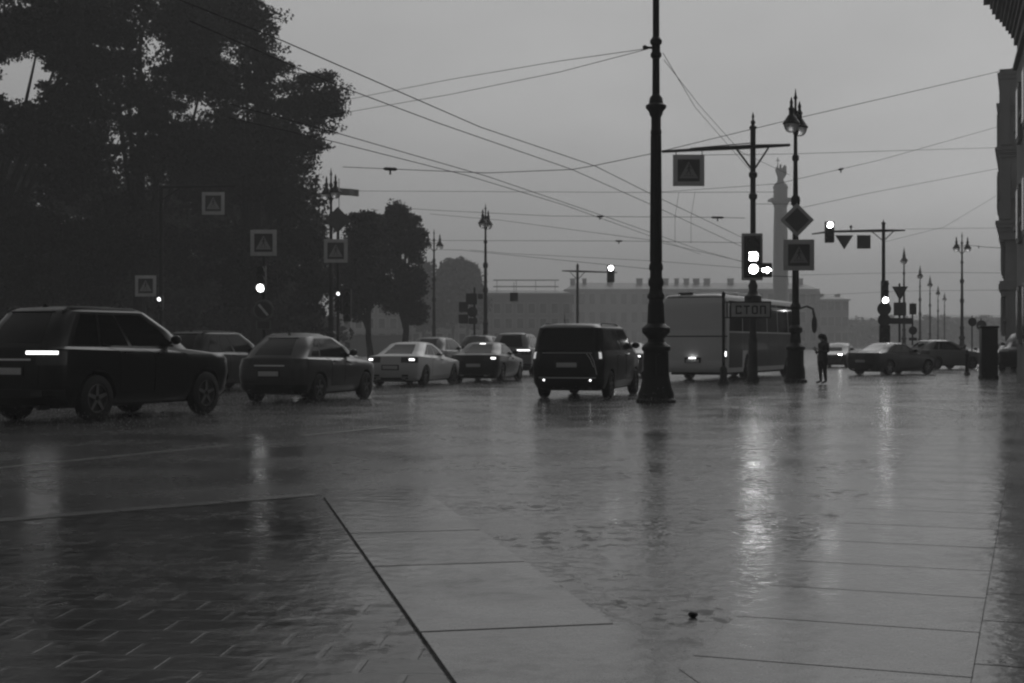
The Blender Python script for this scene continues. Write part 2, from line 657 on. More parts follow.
def tree(name, label, px, d, blobs_px, seed, trunk_r=0.3, leaf=LEAF, ncl=900, per=26, size=0.24, rc=0.75, group=None, fork=0.28, depth=0.9, cat='tree', limbs=True, fill=0.45, split=0):
    """blobs_px: (column, row, half width, half height) seen at the tree's distance, as real lengths"""
    base = at(px, d)
    t = thing(name, label, cat, base, 0, group)
    rg = random.Random(seed)
    k = d / F
    bl = []
    for (bx, by, bw_, bh) in blobs_px:
        bl.append(((bx - px) * k, rg.uniform(-0.5, 0.5) * bw_ * k * 1.2, zy(by, d), bw_ * k, max(1.2 if d > 30 else 0.5, bw_ * k * depth), bh * k))
    sub = bl
    if split:
        sub = []
        for (x, y, z, rx, ry, rz) in bl:      # boughs: each mass breaks up into its own leafy sprays
            for q in range(split):
                v3 = Vector((rg.gauss(0, 1), rg.gauss(0, 1), rg.gauss(0, 1))).normalized() * rg.uniform(.35, .85)
                f3 = rg.uniform(.32, .56)
                sub.append((x + v3.x * rx, y + v3.y * ry, z + v3.z * rz, rx * f3 * 1.15, ry * f3, rz * f3 * .75))
    me = leaves_mesh('crown', sub, ncl, per, size, rc, seed, 0.1 if split else fill)
    link('crown', me, leaf, t)
    H = max(b[2] for b in bl)
    fz = H * fork
    tr = MB()
    lean = rg.uniform(-0.25, 0.25)
    pts = [(0, 0, -0.05), (0.02, 0, 0.35), (lean * 0.4, 0, fz * 0.55), (lean, 0.1, fz), (lean * 0.6, 0.2, fz + (H - fz) * 0.45), (lean * 0.3, 0.1, H * 0.9)]
    tr.tube(pts, [trunk_r * 1.45, trunk_r * 1.05, trunk_r * 0.9, trunk_r * 0.8, trunk_r * 0.45, 0.04], 10)
    link('trunk', tr.mesh('trunk'), BARK, t)
    if limbs:
        for b in bl[:9]:
            lm = MB()
            z0 = min(fz * rg.uniform(0.9, 1.3), b[2] * 0.8)
            q0 = Vector((lean * 0.8, 0.1, z0))
            q3 = Vector((b[0], b[1], b[2] + b[5] * 0.2))
            q1 = q0.lerp(q3, 0.35) + Vector((0, 0, 0.25))
            q2 = q0.lerp(q3, 0.7) + Vector((rg.uniform(-.3, .3), rg.uniform(-.3, .3), 0.2))
            lm.tube([q0, q1, q2, q3], [trunk_r * 0.5, trunk_r * 0.36, trunk_r * 0.22, 0.03], 7)
            link('limb', lm.mesh('limb'), BARK, t)
    return t


GT = 'park trees behind the traffic'
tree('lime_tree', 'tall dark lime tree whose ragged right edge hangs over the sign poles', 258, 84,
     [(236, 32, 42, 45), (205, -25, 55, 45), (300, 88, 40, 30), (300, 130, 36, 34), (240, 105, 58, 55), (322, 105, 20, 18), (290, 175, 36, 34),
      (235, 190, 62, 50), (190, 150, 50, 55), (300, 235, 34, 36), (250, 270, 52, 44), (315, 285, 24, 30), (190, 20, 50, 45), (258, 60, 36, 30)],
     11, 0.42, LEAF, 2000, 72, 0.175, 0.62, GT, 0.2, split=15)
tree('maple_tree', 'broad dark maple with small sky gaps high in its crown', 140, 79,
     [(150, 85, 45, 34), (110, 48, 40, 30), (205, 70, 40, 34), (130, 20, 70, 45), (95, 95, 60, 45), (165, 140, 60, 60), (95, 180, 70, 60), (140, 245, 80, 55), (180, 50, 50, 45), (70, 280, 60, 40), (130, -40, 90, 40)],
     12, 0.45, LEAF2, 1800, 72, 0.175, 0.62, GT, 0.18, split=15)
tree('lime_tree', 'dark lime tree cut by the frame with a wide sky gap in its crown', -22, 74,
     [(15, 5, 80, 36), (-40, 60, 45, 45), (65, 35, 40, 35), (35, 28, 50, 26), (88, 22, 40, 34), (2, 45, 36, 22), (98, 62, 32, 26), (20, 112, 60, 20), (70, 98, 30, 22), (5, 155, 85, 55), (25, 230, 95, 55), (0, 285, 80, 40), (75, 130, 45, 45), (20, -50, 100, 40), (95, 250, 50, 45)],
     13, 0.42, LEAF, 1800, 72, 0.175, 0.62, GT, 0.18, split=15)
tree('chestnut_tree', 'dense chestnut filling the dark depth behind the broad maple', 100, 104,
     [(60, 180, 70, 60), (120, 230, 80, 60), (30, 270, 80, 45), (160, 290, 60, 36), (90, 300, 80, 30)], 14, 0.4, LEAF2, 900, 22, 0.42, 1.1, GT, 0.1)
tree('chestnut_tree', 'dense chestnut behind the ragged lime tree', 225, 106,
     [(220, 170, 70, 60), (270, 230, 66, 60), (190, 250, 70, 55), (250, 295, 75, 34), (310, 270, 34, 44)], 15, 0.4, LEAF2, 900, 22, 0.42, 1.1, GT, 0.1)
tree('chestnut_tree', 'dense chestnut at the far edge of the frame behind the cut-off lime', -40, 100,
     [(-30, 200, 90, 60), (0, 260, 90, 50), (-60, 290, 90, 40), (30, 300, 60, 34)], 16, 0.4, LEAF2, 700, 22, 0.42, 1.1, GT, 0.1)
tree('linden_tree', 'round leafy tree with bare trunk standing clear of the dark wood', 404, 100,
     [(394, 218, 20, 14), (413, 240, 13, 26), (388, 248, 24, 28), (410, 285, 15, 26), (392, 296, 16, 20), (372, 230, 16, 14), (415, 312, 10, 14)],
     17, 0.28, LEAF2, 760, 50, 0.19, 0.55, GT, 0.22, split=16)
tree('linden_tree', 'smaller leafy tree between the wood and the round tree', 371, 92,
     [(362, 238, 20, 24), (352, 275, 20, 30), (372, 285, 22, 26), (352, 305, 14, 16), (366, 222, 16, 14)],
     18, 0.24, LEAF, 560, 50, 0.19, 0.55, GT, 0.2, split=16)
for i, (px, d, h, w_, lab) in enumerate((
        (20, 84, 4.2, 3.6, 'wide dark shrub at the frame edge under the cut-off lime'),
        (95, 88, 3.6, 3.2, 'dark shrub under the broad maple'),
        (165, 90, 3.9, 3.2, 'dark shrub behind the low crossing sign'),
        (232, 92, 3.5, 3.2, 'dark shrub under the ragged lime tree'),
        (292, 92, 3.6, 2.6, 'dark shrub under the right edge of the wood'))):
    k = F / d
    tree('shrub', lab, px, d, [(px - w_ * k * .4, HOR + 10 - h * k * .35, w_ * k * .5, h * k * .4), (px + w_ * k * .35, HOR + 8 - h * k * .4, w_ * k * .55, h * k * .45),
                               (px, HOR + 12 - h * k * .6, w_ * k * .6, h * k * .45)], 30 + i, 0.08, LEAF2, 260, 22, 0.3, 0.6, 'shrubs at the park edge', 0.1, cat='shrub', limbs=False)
# the wood behind, read as one dark mass
bl = []
rg = random.Random(5)
for i in range(26):
    px = -120 + i * 18 + rg.uniform(-6, 6)
    d = rg.uniform(125, 150)
    p = at(px, d)
    hh = rg.uniform(11, 16) if px < 290 else rg.uniform(4.0, 5.5)
    if px > 318:
        continue
    bl.append((p.x, p.y, hh * 0.5, 2.6, 3.0, hh * 0.55))
    bl.append((p.x + 1, p.y - 4, 1.8, 2.6, 2.6, 2.0))
tag(link('park_wood', leaves_mesh('park_wood', bl, 1500, 20, 0.7, 1.3, 21), LEAF2), 'dark mass of the wood deep in the park', 'wood', kind='stuff')


# ------------------------------------------------------------------ lathe posts
def bands(prof, zs, r, t=0.05, k=1.45):
    pass


def lamp_post(label, px, d, rz, group='twin lantern street lamps', proto=[None]):
    loc = at(px, d)
    if proto[0] is None:
        t = thing('street_lamp', label, 'street lamp', loc, rz, group)
        b = MB()
        b.lathe([(0.42, -0.02), (0.42, 0.10), (0.36, 0.14), (0.34, 0.5), (0.30, 0.62), (0.30, 1.15), (0.35, 1.2), (0.35, 1.28), (0.27, 1.34), (0.2, 1.42)], 12)
        b.build('base', IRON, t, bevel=0.006)
        b = MB()
        prof = [(0.20, 1.40), (0.17, 1.75), (0.25, 1.82), (0.25, 1.95), (0.16, 2.05), (0.145, 2.6), (0.18, 2.65), (0.18, 2.75), (0.125, 2.85), (0.115, 4.7), (0.165, 4.78), (0.165, 5.0),
                (0.11, 5.08), (0.10, 6.3), (0.15, 6.36), (0.17, 6.5), (0.15, 6.62), (0.09, 6.7), (0.075, 7.9), (0.12, 7.95), (0.12, 8.1), (0.07, 8.15), (0.06, 9.5), (0.10, 9.55), (0.10, 9.65), (0.045, 9.75),
                (0.04, 10.1), (0.075, 10.17), (0.04, 10.25), (0.01, 10.5)]
        b.lathe(prof, 14)
        b.build('post', IRON, t)
        for s in (-1, 1):
            b = MB()
            b.tube([(0, 0, 8.7), (s * .25, 0, 8.95), (s * .42, 0, 9.3), (s * .5, 0, 9.62), (s * .5, 0, 9.75)], [.035, .035, .03, .03, .025], 8)
            b.tube([(0, 0, 9.3), (s * .3, 0, 9.42), (s * .47, 0, 9.6)], .022, 6)
            b.build('arm', IRON, t)
            b = MB()
            b.lathe([(0.30, 9.16), (0.31, 9.2), (0.24, 9.3), (0.15, 9.44), (0.09, 9.52), (0.09, 9.66), (0.12, 9.7), (0.06, 9.78), (0.05, 9.88), (0.065, 9.93), (0.045, 10.0), (0.012, 10.12)], 16, (s * .5, 0, 0))
            lh = b.build('lantern', IRON, t)
            b = MB()
            b.lathe([(0.02, 8.86), (0.13, 8.88), (0.22, 8.97), (0.265, 9.09), (0.27, 9.155)], 16, (s * .5, 0, 0))
            mg = mat('milk_glass', 0.8, 0.45)
            mg.node_tree.nodes['Principled BSDF'].inputs['Transmission Weight'].default_value = 0.75
            b.build('glass_bowl', mg, lh)
        proto[0] = t
        return t
    c = copy_tree(proto[0])
    c.location = loc
    c.rotation_euler = (0, 0, rz)
    c['label'] = label
    return c


lamp_post('tall twin lantern lamp post carrying the diamond sign in front of the bus nose', 795.5, 50, R(62))
lamp_post('twin lantern lamp post rising beside the far tree above the dark panel cluster', 485.5, 91, R(70))
lamp_post('twin lantern lamp post half lost against the round leafy tree', 434, 111, R(25))
lamp_post('twin lantern lamp post poking out of the lime crown above a banner', 331, 72.5, R(-55))
lamp_post('open twin lantern lamp post standing alone beside the dark building', 962, 114, R(12))
lamp_post('nearest and tallest of the receding row of lamp posts', 904, 131.5, R(80))
lamp_post('second lamp post in the receding row, just past the tallest', 920, 161.5, R(80))
lamp_post('third lamp post in the receding row, midway along it', 930, 185, R(80))
lamp_post('fourth lamp post in the receding row, last but one', 938, 216, R(80))
lamp_post('shortest looking and last lamp post in the receding row', 944.5, 245, R(80))

# the ornate black post in the middle
t = thing('ornate_post', 'thick ornate cast iron post rising out of the frame beside the black van', 'post', at(656, 33), R(10))
b = MB()
b.lathe([(0.47, -0.02), (0.47, 0.07), (0.43, 0.10), (0.42, 0.22), (0.37, 0.36), (0.33, 0.55), (0.30, 0.78), (0.295, 1.2), (0.34, 1.24), (0.34, 1.31), (0.30, 1.35), (0.22, 1.42)], 16)
b.build('base', IRON, t, bevel=0.008)
b = MB()
b.lathe([(0.20, 1.41), (0.19, 1.50), (0.26, 1.58), (0.33, 1.66), (0.33, 1.76), (0.27, 1.81), (0.21, 1.86), (0.20, 2.05), (0.19, 2.32)], 20)
b.build('collar', IRON, t)
b = MB()
prof = [(0.185, 2.30), (0.165, 2.42), (0.205, 2.47), (0.205, 2.53), (0.16, 2.6), (0.15, 2.72), (0.18, 2.78), (0.18, 2.86), (0.145, 2.95), (0.14, 3.1), (0.165, 3.14), (0.165, 3.22), (0.13, 3.32),
        (0.122, 4.6), (0.135, 4.63), (0.135, 4.70), (0.12, 4.73), (0.112, 6.3), (0.13, 6.33), (0.13, 6.4), (0.115, 6.44), (0.115, 6.72), (0.15, 6.78), (0.17, 6.86), (0.24, 6.94), (0.245, 7.0), (0.17, 7.05), (0.15, 7.18), (0.09, 7.26),
        (0.085, 8.1), (0.13, 8.16), (0.13, 8.22), (0.10, 8.27), (0.10, 8.42), (0.14, 8.47), (0.14, 8.54), (0.08, 8.62), (0.075, 10.4), (0.11, 10.45), (0.11, 10.6), (0.05, 10.7), (0.04, 11.6), (0.08, 11.7), (0.01, 12.0)]
b.lathe(prof, 18)
for i in range(12):                       # flutes of the lower shaft
    an = 2 * PI * i / 12
    b.tube([(0.135 * math.cos(an), 0.135 * math.sin(an), 3.32), (0.118 * math.cos(an), 0.118 * math.sin(an), 6.3)], [0.016, 0.014], 5)
b.build('shaft', IRON, t)
b = MB()
b.tube([(-.1, 0, 8.36), (-.26, 0, 8.36)], 0.03, 8)
b.lathe([(0.03, -.05), (0.055, -.03), (0.055, .03), (0.03, .05)], 8, (-.27, 0, 8.36))
b.build('insulator', TRIM, t)
b = MB()
b.prism([(-.09, .62), (.09, .62), (.09, 1.1), (0, 1.16), (-.09, 1.1)], -.335, -.30, 'y')
b.build('hatch', IRON, t, bevel=0.006)


# ------------------------------------------------------------------ signs and signals
def walker(c, s, y):
    """the little walking figure and its three zebra bars, flat on a sign face at depth y"""
    m = MB()
    m.disc((c[0] + .02 * s, y, c[2] + .30 * s), .055 * s, 0.006, 12)
    for p in ([(-.02, .23), (.06, .24), (.05, .02), (-.04, .02)], [(-.04, .03), (.02, .03), (-.10, -.20), (-.15, -.19)], [(0, .03), (.05, .03), (.13, -.19), (.08, -.20)],
              [(.05, .22), (.06, .16), (.15, .08), (.17, .11)], [(-.02, .22), (-.01, .15), (-.09, .06), (-.12, .08)]):
        m.prism([(c[0] + q[0] * s, c[2] + q[1] * s) for q in p], y - .003, y + .003, 'y')
    for x in (-.2, -.07, .07, .2):
        m.prism([(c[0] + (x - .03) * s, c[2] - .24 * s), (c[0] + (x + .03) * s, c[2] - .24 * s), (c[0] + (x + .05) * s, c[2] - .29 * s), (c[0] + (x - .05) * s, c[2] - .29 * s)], y - .003, y + .003, 'y')
    return m


def crossing_sign(parent, c, size, border=SIGNW):
    """square plate with a pale margin, dark field, pale triangle and walking figure"""
    m = MB()
    m.box(c, (size, 0.03, size))
    s = m.build('crossing_sign', border, parent, bevel=0.008)
    y = c[1] - 0.018
    f = size * 0.70
    m = MB()
    m.box((c[0], y, c[2]), (f, 0.006, f))
    m.build('field', SIGNB, s)
    m = MB()
    h = f * 0.42
    m.prism([(c[0] - h, c[2] - h * .85), (c[0] + h, c[2] - h * .85), (c[0], c[2] + h * .95)], y - .0095, y - .0035, 'y')
    m.build('triangle', mat('sign_triangle', 0.36, 0.5), s)
    walker((c[0], 0, c[2] - h * .05), f * 0.85, y - .0135).build('figure', SIGNB, s)
    return s


def clip(parent, z, x0, x1, y):
    m = MB()
    m.tube([(x0, y, z), (x1, y, z)], 0.02, 6)
    return m


def plate_sign(parent, name, pts, y, th=0.025, face=None, back=SIGNBACK, inset=0.0, bevel=0.004):
    m = MB()
    m.prism(pts, y - th / 2, y + th / 2, 'y')
    s = m.build(name, back, parent, bevel=bevel)
    if face:
        cx = sum(p[0] for p in pts) / len(pts)
        cz = sum(p[1] for p in pts) / len(pts)
        m = MB()
        m.prism([(cx + (p[0] - cx) * (1 - inset), cz + (p[1] - cz) * (1 - inset)) for p in pts], y - th / 2 - .006, y - th / 2 - .001, 'y')
        m.build('face', face, s)
    return s


def rect(cx, cz, w_, h):
    return [(cx - w_ / 2, cz - h / 2), (cx + w_ / 2, cz - h / 2), (cx + w_ / 2, cz + h / 2), (cx - w_ / 2, cz + h / 2)]


def circ(cx, cz, r, n=24):
    return [(cx + r * math.cos(2 * PI * i / n), cz + r * math.sin(2 * PI * i / n)) for i in range(n)]


def signal(parent, c, h=0.95, w_=0.32, lit=(), r=0.105, n=3, board=None, litmat=None, square=()):
    """traffic signal head: housing, a visor and a lens for each aspect; lit = indices from the top"""
    if board:
        m = MB()
        m.box((c[0], c[1] + .04, c[2]), (w_ + board, 0.02, h + board))
        bd = m.build('backboard', SIGNW, parent, bevel=0.02)
        m = MB()
        m.box((c[0], c[1] + .025, c[2]), (w_ + board * .45, 0.012, h + board * .45))
        m.build('board_field', HOUS, bd, bevel=0.004)
    m = MB()
    m.box((c[0], c[1] - .1, c[2]), (w_, 0.22, h))
    hs = m.build('signal_head', HOUS, parent, bevel=0.03)
    for i in range(n):
        z = c[2] + h / 2 - h / n * (i + .5)
        m = MB()
        if i in square:
            for dx in (-.5, .5):
                for dz in (-.5, .5):
                    m.box((c[0] + dx * r * 1.0, c[1] - .215, z + dz * r * 1.0), (r * .8, .012, r * .8))
        else:
            m.disc((c[0], c[1] - .215, z), r, 0.014, 20)
        m.build('lens', (litmat or LIT) if i in lit else LENS, hs)
        m = MB()
        vs = []
        for k in range(11):
            an = PI * (-0.1 + 1.2 * k / 10)
            for y, rr_ in ((c[1] - .205, r * 1.12), (c[1] - .36, r * 1.1), (c[1] - .36, r * 1.04), (c[1] - .205, r * 1.05)):
                vs.append((c[0] + rr_ * math.cos(an), y, z + rr_ * math.sin(an)))
        fs = []
        for k in range(10):
            for q in range(4):
                a_, b_ = k * 4 + q, k * 4 + (q + 1) % 4
                fs.append((a_, b_, b_ + 4, a_ + 4))
        m.add(vs, fs)
        m.build('visor', HOUS, hs)
    return hs


# --- mast arm pole with the big signal (in front of the bus)
D = 49.0
k = D / F
mast = thing('signal_mast', 'mast arm pole with lit double lamp and arrow beside the lantern post', 'traffic light', at(753, D))
b = MB()
b.lathe([(0.22, -.02), (0.22, 0.2), (0.17, 0.3), (0.16, 1.5), (0.12, 1.65), (0.115, 2.4), (0.10, 3.0), (0.095, 8.9), (0.13, 8.92), (0.13, 8.98), (0.06, 9.05), (0.09, 9.15), (0.03, 9.25), (0.05, 9.34), (0.005, 9.5)], 14)
b.build('pole', STEEL, mast)
b = MB()
for z in (6.55, 7.3):
    b.lathe([(0.1, z - .12), (0.15, z - .06), (0.15, z + .06), (0.1, z + .12)], 12)
b.build('pole_ring', STEEL, mast)
b = MB()
za, zl = zy(146.5, D), zy(151.5, D)
b.tube([((662 - 753) * k, 0, zl), (0, 0, za), ((790 - 753) * k, 0, zy(145, D))], [.05, .085, .05], 8)
for s, x in ((-1, -.62), (1, .55)):
    b.tube([(s * .08, 0, za - 0.75), (x, 0, za - .03)], .035, 6)
b.tube([(0, 0, za + .13), ((690 - 753) * k, 0, zy(150, D) + .06)], .02, 5)
b.build('mast_arm', STEEL, mast)
m = MB()
for x in (676, 702):
    m.tube([((x - 753) * k, 0, zy(150.5, D)), ((x - 753) * k, -.03, zy(156, D))], .018, 5)
m.build('hanger', STEEL, mast)
crossing_sign(mast, ((688.5 - 753) * k, -.04, zy(170.5, D)), 31.5 * k, mat('sign_border_pale', 0.62, 0.5))  # right-hand signs have a slightly paler border than the others
signal(mast, ((751.5 - 753) * k, -.16, zy(257, D)), h=1.34, w_=0.44, lit=(1, 2), r=0.155, board=0.30, square=(1,))
m = MB()
m.box(((764.5 - 753) * k, -.22, zy(270.5, D)), (0.42, 0.2, 0.5))
ah = m.build('arrow_head', HOUS, mast, bevel=0.03)
m = MB()
cx, cz = (765 - 753) * k, zy(270.5, D)
m.prism([(cx - .16, cz + .05), (cx, cz + .05), (cx, cz + .12), (cx + .17, cz), (cx, cz - .12), (cx, cz - .05), (cx - .16, cz - .05)], -.335, -.325, 'y')
m.build('arrow', LIT, ah)
m = MB()
m.lathe([(0.11, zy(306, D)), (0.30, zy(303, D)), (0.30, zy(296, D)), (0.2, zy(294, D)), (0.14, zy(290, D)), (0.17, zy(286, D)), (0.1, zy(281, D))], 14)
m.build('collar', STEEL, mast)

# --- lettered stop board with its post
D = 47.0
k = D / F
stp = thing('stop_line_board', 'lettered stop board on a thin post before the bus', 'sign', at(723.5, D))
m = MB()
m.lathe([(0.05, -.02), (0.05, 2.95), (0.065, 3.0), (0.065, 3.1), (0.01, 3.15)], 10)
m.lathe([(0.20, 0.0), (0.19, 0.1), (0.13, 0.2), (0.12, 0.55), (0.06, 0.65)], 12)
m.build('post', HOUS, stp)
m = MB()
x0, x1 = (726.5 - 723.5) * k, (771 - 723.5) * k
zc = zy(309.8, D)
hh = 15.5 * k
for z in (zc - hh / 2, zc + hh / 2):
    m.box(((x0 + x1) / 2, 0, z), (x1 - x0, .05, .045))
for x in (x0 + .02, x1 - .02, (730.5 - 723.5) * k):
    m.box((x, 0, zc), (.045, .046, hh))
m.tube([(0, 0, zc + hh / 2), (x0, 0, zc + hh / 2)], .02, 6)
m.tube([(0, 0, zc - hh / 2), (x0, 0, zc - hh / 2)], .02, 6)
m.build('frame', HOUS, stp)
m = MB()
m.box(((x0 + x1) / 2 + .06, 0, zc), (x1 - x0 - .2, .02, hh - .05))
pl = m.build('board', mat('stop_board_face', 0.5, 0.5, 0, 0.15, 5), stp)
lw, lh, th = .20, .29, .048
xs = (735 - 723.5) * k + .12
L_ = MB()


def bar(cx, cz, w_, h):
    L_.box((cx, -.016, cz), (w_, .008, h))


for i, ch in enumerate('СТОП'):
    cx = xs + i * .272
    if ch == 'С':
        bar(cx - lw / 2 + th / 2, zc, th, lh)
        bar(cx + th / 2, zc + lh / 2 - th / 2, lw - th, th)
        bar(cx + th / 2, zc - lh / 2 + th / 2, lw - th, th)
        bar(cx + lw / 2 - th / 2, zc + lh / 2 - th - .015, th, .03)
        bar(cx + lw / 2 - th / 2, zc - lh / 2 + th + .015, th, .03)
    elif ch == 'Т':
        bar(cx, zc - th / 2, th, lh - th)
        bar(cx, zc + lh / 2 - th / 2, lw, th)
    elif ch == 'О':
        for s in (-1, 1):
            bar(cx + s * (lw / 2 - th / 2), zc, th, lh - th * .6)
            bar(cx, zc + s * (lh / 2 - th / 2), lw - th * 2, th)
    else:
        for s in (-1, 1):
            bar(cx + s * (lw / 2 - th / 2), zc, th, lh)
        bar(cx, zc + lh / 2 - th / 2, lw - th * 2, th)
L_.build('lettering', HOUS, pl)

# --- signs clamped to the lantern post
D = 49.7
k = D / F
dm = thing('diamond_sign', 'diamond priority sign on the lantern post above a crossing sign', 'sign', at(797, D, 220))
h = 17.0 * k
plate_sign(dm, 'plate', [(-h, 0), (0, -h), (h, 0), (0, h)], 0, .03, mat('diamond_face', 0.12, 0.5, 0, 0.1, 4), mat('sign_border_pale', 0.62, 0.5), 0.28)
m = MB()
m.box((0, .07, 0), (.1, .12, .5))
m.build('clamp', STEEL, dm)
cs = thing('crossing_sign_board', 'square crossing sign under the diamond on the lantern post', 'sign', at(798.8, D, 255))
crossing_sign(cs, (0, 0, 0), 31.0 * k, mat('sign_border_pale', 0.62, 0.5))
m = MB()
m.box((-.1, .08, 0), (.1, .13, .6))
m.build('clamp', STEEL, cs)
# short bracket between mast and lantern post
# --- left poles among the dark trees
D = 50.0
k = D / F
lp = thing('signal_pole', 'signal pole with one lit round lamp under a crossing sign, dark trees behind', 'traffic light', at(264, D))
m = MB()
m.lathe([(0.12, -.02), (0.12, .25), (.07, .35), (.065, 5.4), (.08, 5.42), (.01, 5.5)], 12)
m.build('pole', IRON, lp)
crossing_sign(lp, (0, -.1, zy(243, D)), 26 * k)
signal(lp, (-.07, -.09, zy(279.5, D)), h=0.95, w_=.34, lit=(2,), r=.135, litmat=lamp_mat('lit_signal_weak', 7.0))
nz_ = plate_sign(lp, 'no_turn_sign', circ(0, zy(310, D), 10.5 * k), -.12, .025, SIGNB, mat('round_rim', 0.12, 0.5), 0.2)
m = MB()
zc = zy(310, D)
m.prism([(-.2, zc + .17), (-.13, zc + .22), (.2, zc - .17), (.13, zc - .22)], -.152, -.142, 'y')
m.build('slash', SIGNW, nz_)
plate_sign(lp, 'plate', rect(0, zy(325, D), 15 * k, 9 * k), -.11, .02, SIGNB, mat('round_rim', 0.12, 0.5), 0.2)

D = 61.0
k = D / F
lp = thing('sign_mast', 'dark mast arm holding a crossing sign high before the trees', 'sign', at(161, D))
m = MB()
m.lathe([(0.15, -.02), (0.15, .3), (.1, .4), (.085, 8.2), (.1, 8.25), (.01, 8.4)], 12)
m.build('pole', IRON, lp)
m = MB()
m.tube([(0, 0, zy(187, D)), ((236 - 161) * k, 0, zy(186, D))], [.08, .04], 8)
m.tube([(.05, 0, zy(200, D)), (.9, 0, zy(187, D))], .03, 6)
m.build('mast_arm', IRON, lp)
crossing_sign(lp, ((213.5 - 161) * k, -.06, zy(203.5, D)), 22.5 * k)
crossing_sign(lp, ((146 - 161) * k, -.06, zy(286, D)), 21 * k)
m = MB()
m.tube([(0, 0, zy(286, D)), ((150 - 161) * k, -.02, zy(286, D))], .025, 6)
m.build('bracket', IRON, lp)
signal(lp, (.0, -.09, zy(303, D)), h=.62, w_=.28, lit=(0,), r=.085, n=2, litmat=LITS)

D = 63.0
k = D / F
lp = thing('signal_pole', 'signal pole with diamond and crossing signs at the edge of the wood', 'traffic light', at(338, D))
m = MB()
m.lathe([(0.12, -.02), (0.12, .25), (.07, .35), (.065, 7.2), (.08, 7.25), (.01, 7.3)], 12)
m.build('pole', IRON, lp)
h = 13 * k
plate_sign(lp, 'diamond_sign', [(-h, zy(220, D)), (0, zy(220, D) - h), (h, zy(220, D)), (0, zy(220, D) + h)], -.09, .03, mat('diamond_face', 0.12, 0.5), mat('round_rim', 0.12, 0.5), 0.3)
crossing_sign(lp, ((336 - 338) * k, -.1, zy(251, D)), 23.5 * k)
signal(lp, (.05, -.1, zy(301, D)), h=.95, w_=.3, lit=(0,), r=.075, n=3, litmat=LITS)
signal(lp, (.42, .1, zy(305, D)), h=1.5, w_=.34, lit=(), r=.1, n=3)
fl = thing('banner', 'pale narrow banner held out beside the lantern in the lime crown', 'banner', at(339, 72.3, 200))
m = MB()
kk = 72.3 / F
m.tube([(0, 0, -1.2), (0, 0, 1.1)], .02, 6)
m.build('staff', IRON, fl)
m = MB()
n = 10
vs, fs = [], []
for i in range(n + 1):
    for j in (0, 1):
        for q in (-.008, .008):
            vs.append((.02 + i * .1, .05 * math.sin(i * .9) + q, .62 - .08 * i / n - j * .36))
for i in range(n):
    o = i * 4
    fs += [(o, o + 2, o + 6, o + 4), (o + 1, o + 5, o + 7, o + 3), (o, o + 4, o + 5, o + 1), (o + 2, o + 3, o + 7, o + 6)]
fs += [(0, 1, 3, 2), (n * 4, n * 4 + 2, n * 4 + 3, n * 4 + 1)]
m.add(vs, fs)
m.build('cloth', mat('banner_cloth', 0.4, 0.8), fl)

# --- cluster of dark panels
D = 76.0
k = D / F
sp = thing('sign_post', 'post crowded with dark square and round panels before the far facade', 'sign', at(474.5, D))
m = MB()
m.lathe([(.06, -.02), (.055, zy(288, D)), (.01, zy(287, D))], 10)
m.tube([(0, 0, zy(296, D)), ((461 - 474.5) * k, 0, zy(313, D))], .02, 6)
m.build('pole', STEEL, sp)
for nm, pts in (('panel', rect((471.5 - 474.5) * k, zy(299, D), 11 * k, 11 * k)), ('panel', rect((463.5 - 474.5) * k, zy(307, D), 9 * k, 10 * k)),
                ('round_sign', circ((472.5 - 474.5) * k, zy(312, D), 5.2 * k)), ('panel', rect((463.5 - 474.5) * k, zy(319, D), 9.5 * k, 9 * k)),
                ('panel', rect((473 - 474.5) * k, zy(321, D), 8.5 * k, 6 * k)), ('panel', rect((480.5 - 474.5) * k, zy(296.5, D), 5 * k, 5 * k))):
    plate_sign(sp, nm, pts, -.09, .03, SIGNB, mat('panel_dark', 0.035, 0.5), 0.15)

# --- far signal mast left of the ornate post
D = 95.0
k = D / F
fm = thing('signal_mast', 'distant mast arm with a lit lamp above the van roof', 'traffic light', at(577.5, D))
m = MB()
m.lathe([(.14, -.02), (.12, .5), (.1, 1.0), (.085, zy(266, D)), (.1, zy(265.5, D)), (.01, zy(263, D))], 12)
m.build('pole', STEEL, fm)
m = MB()
m.tube([((562 - 577.5) * k, 0, zy(270.8, D)), (0, 0, zy(271.2, D)), ((617 - 577.5) * k, 0, zy(272.5, D))], [.04, .07, .04], 8)
for s, x in ((-1, -.5), (1, .5)):
    m.tube([(0, 0, zy(280, D)), (x, 0, zy(272, D))], .025, 5)
m.build('mast_arm', STEEL, fm)
signal(fm, ((610.5 - 577.5) * k, -.1, zy(274, D)), h=1.15, w_=.5, lit=(0,), r=.165)
fb = thing('hanging_sign', 'small dark square sign hung over the far roadway', 'sign', at(514, 80, 297))
plate_sign(fb, 'plate', rect(0, 0, .46, .5), 0, .03, SIGNB, mat('panel_dark', 0.035, 0.5), 0.15)
m = MB()
m.tube([(0, 0, .25), (0, 0, zy(282, 80) - zy(297, 80))], .012, 5)
m.build('hanger', STEEL, fb)

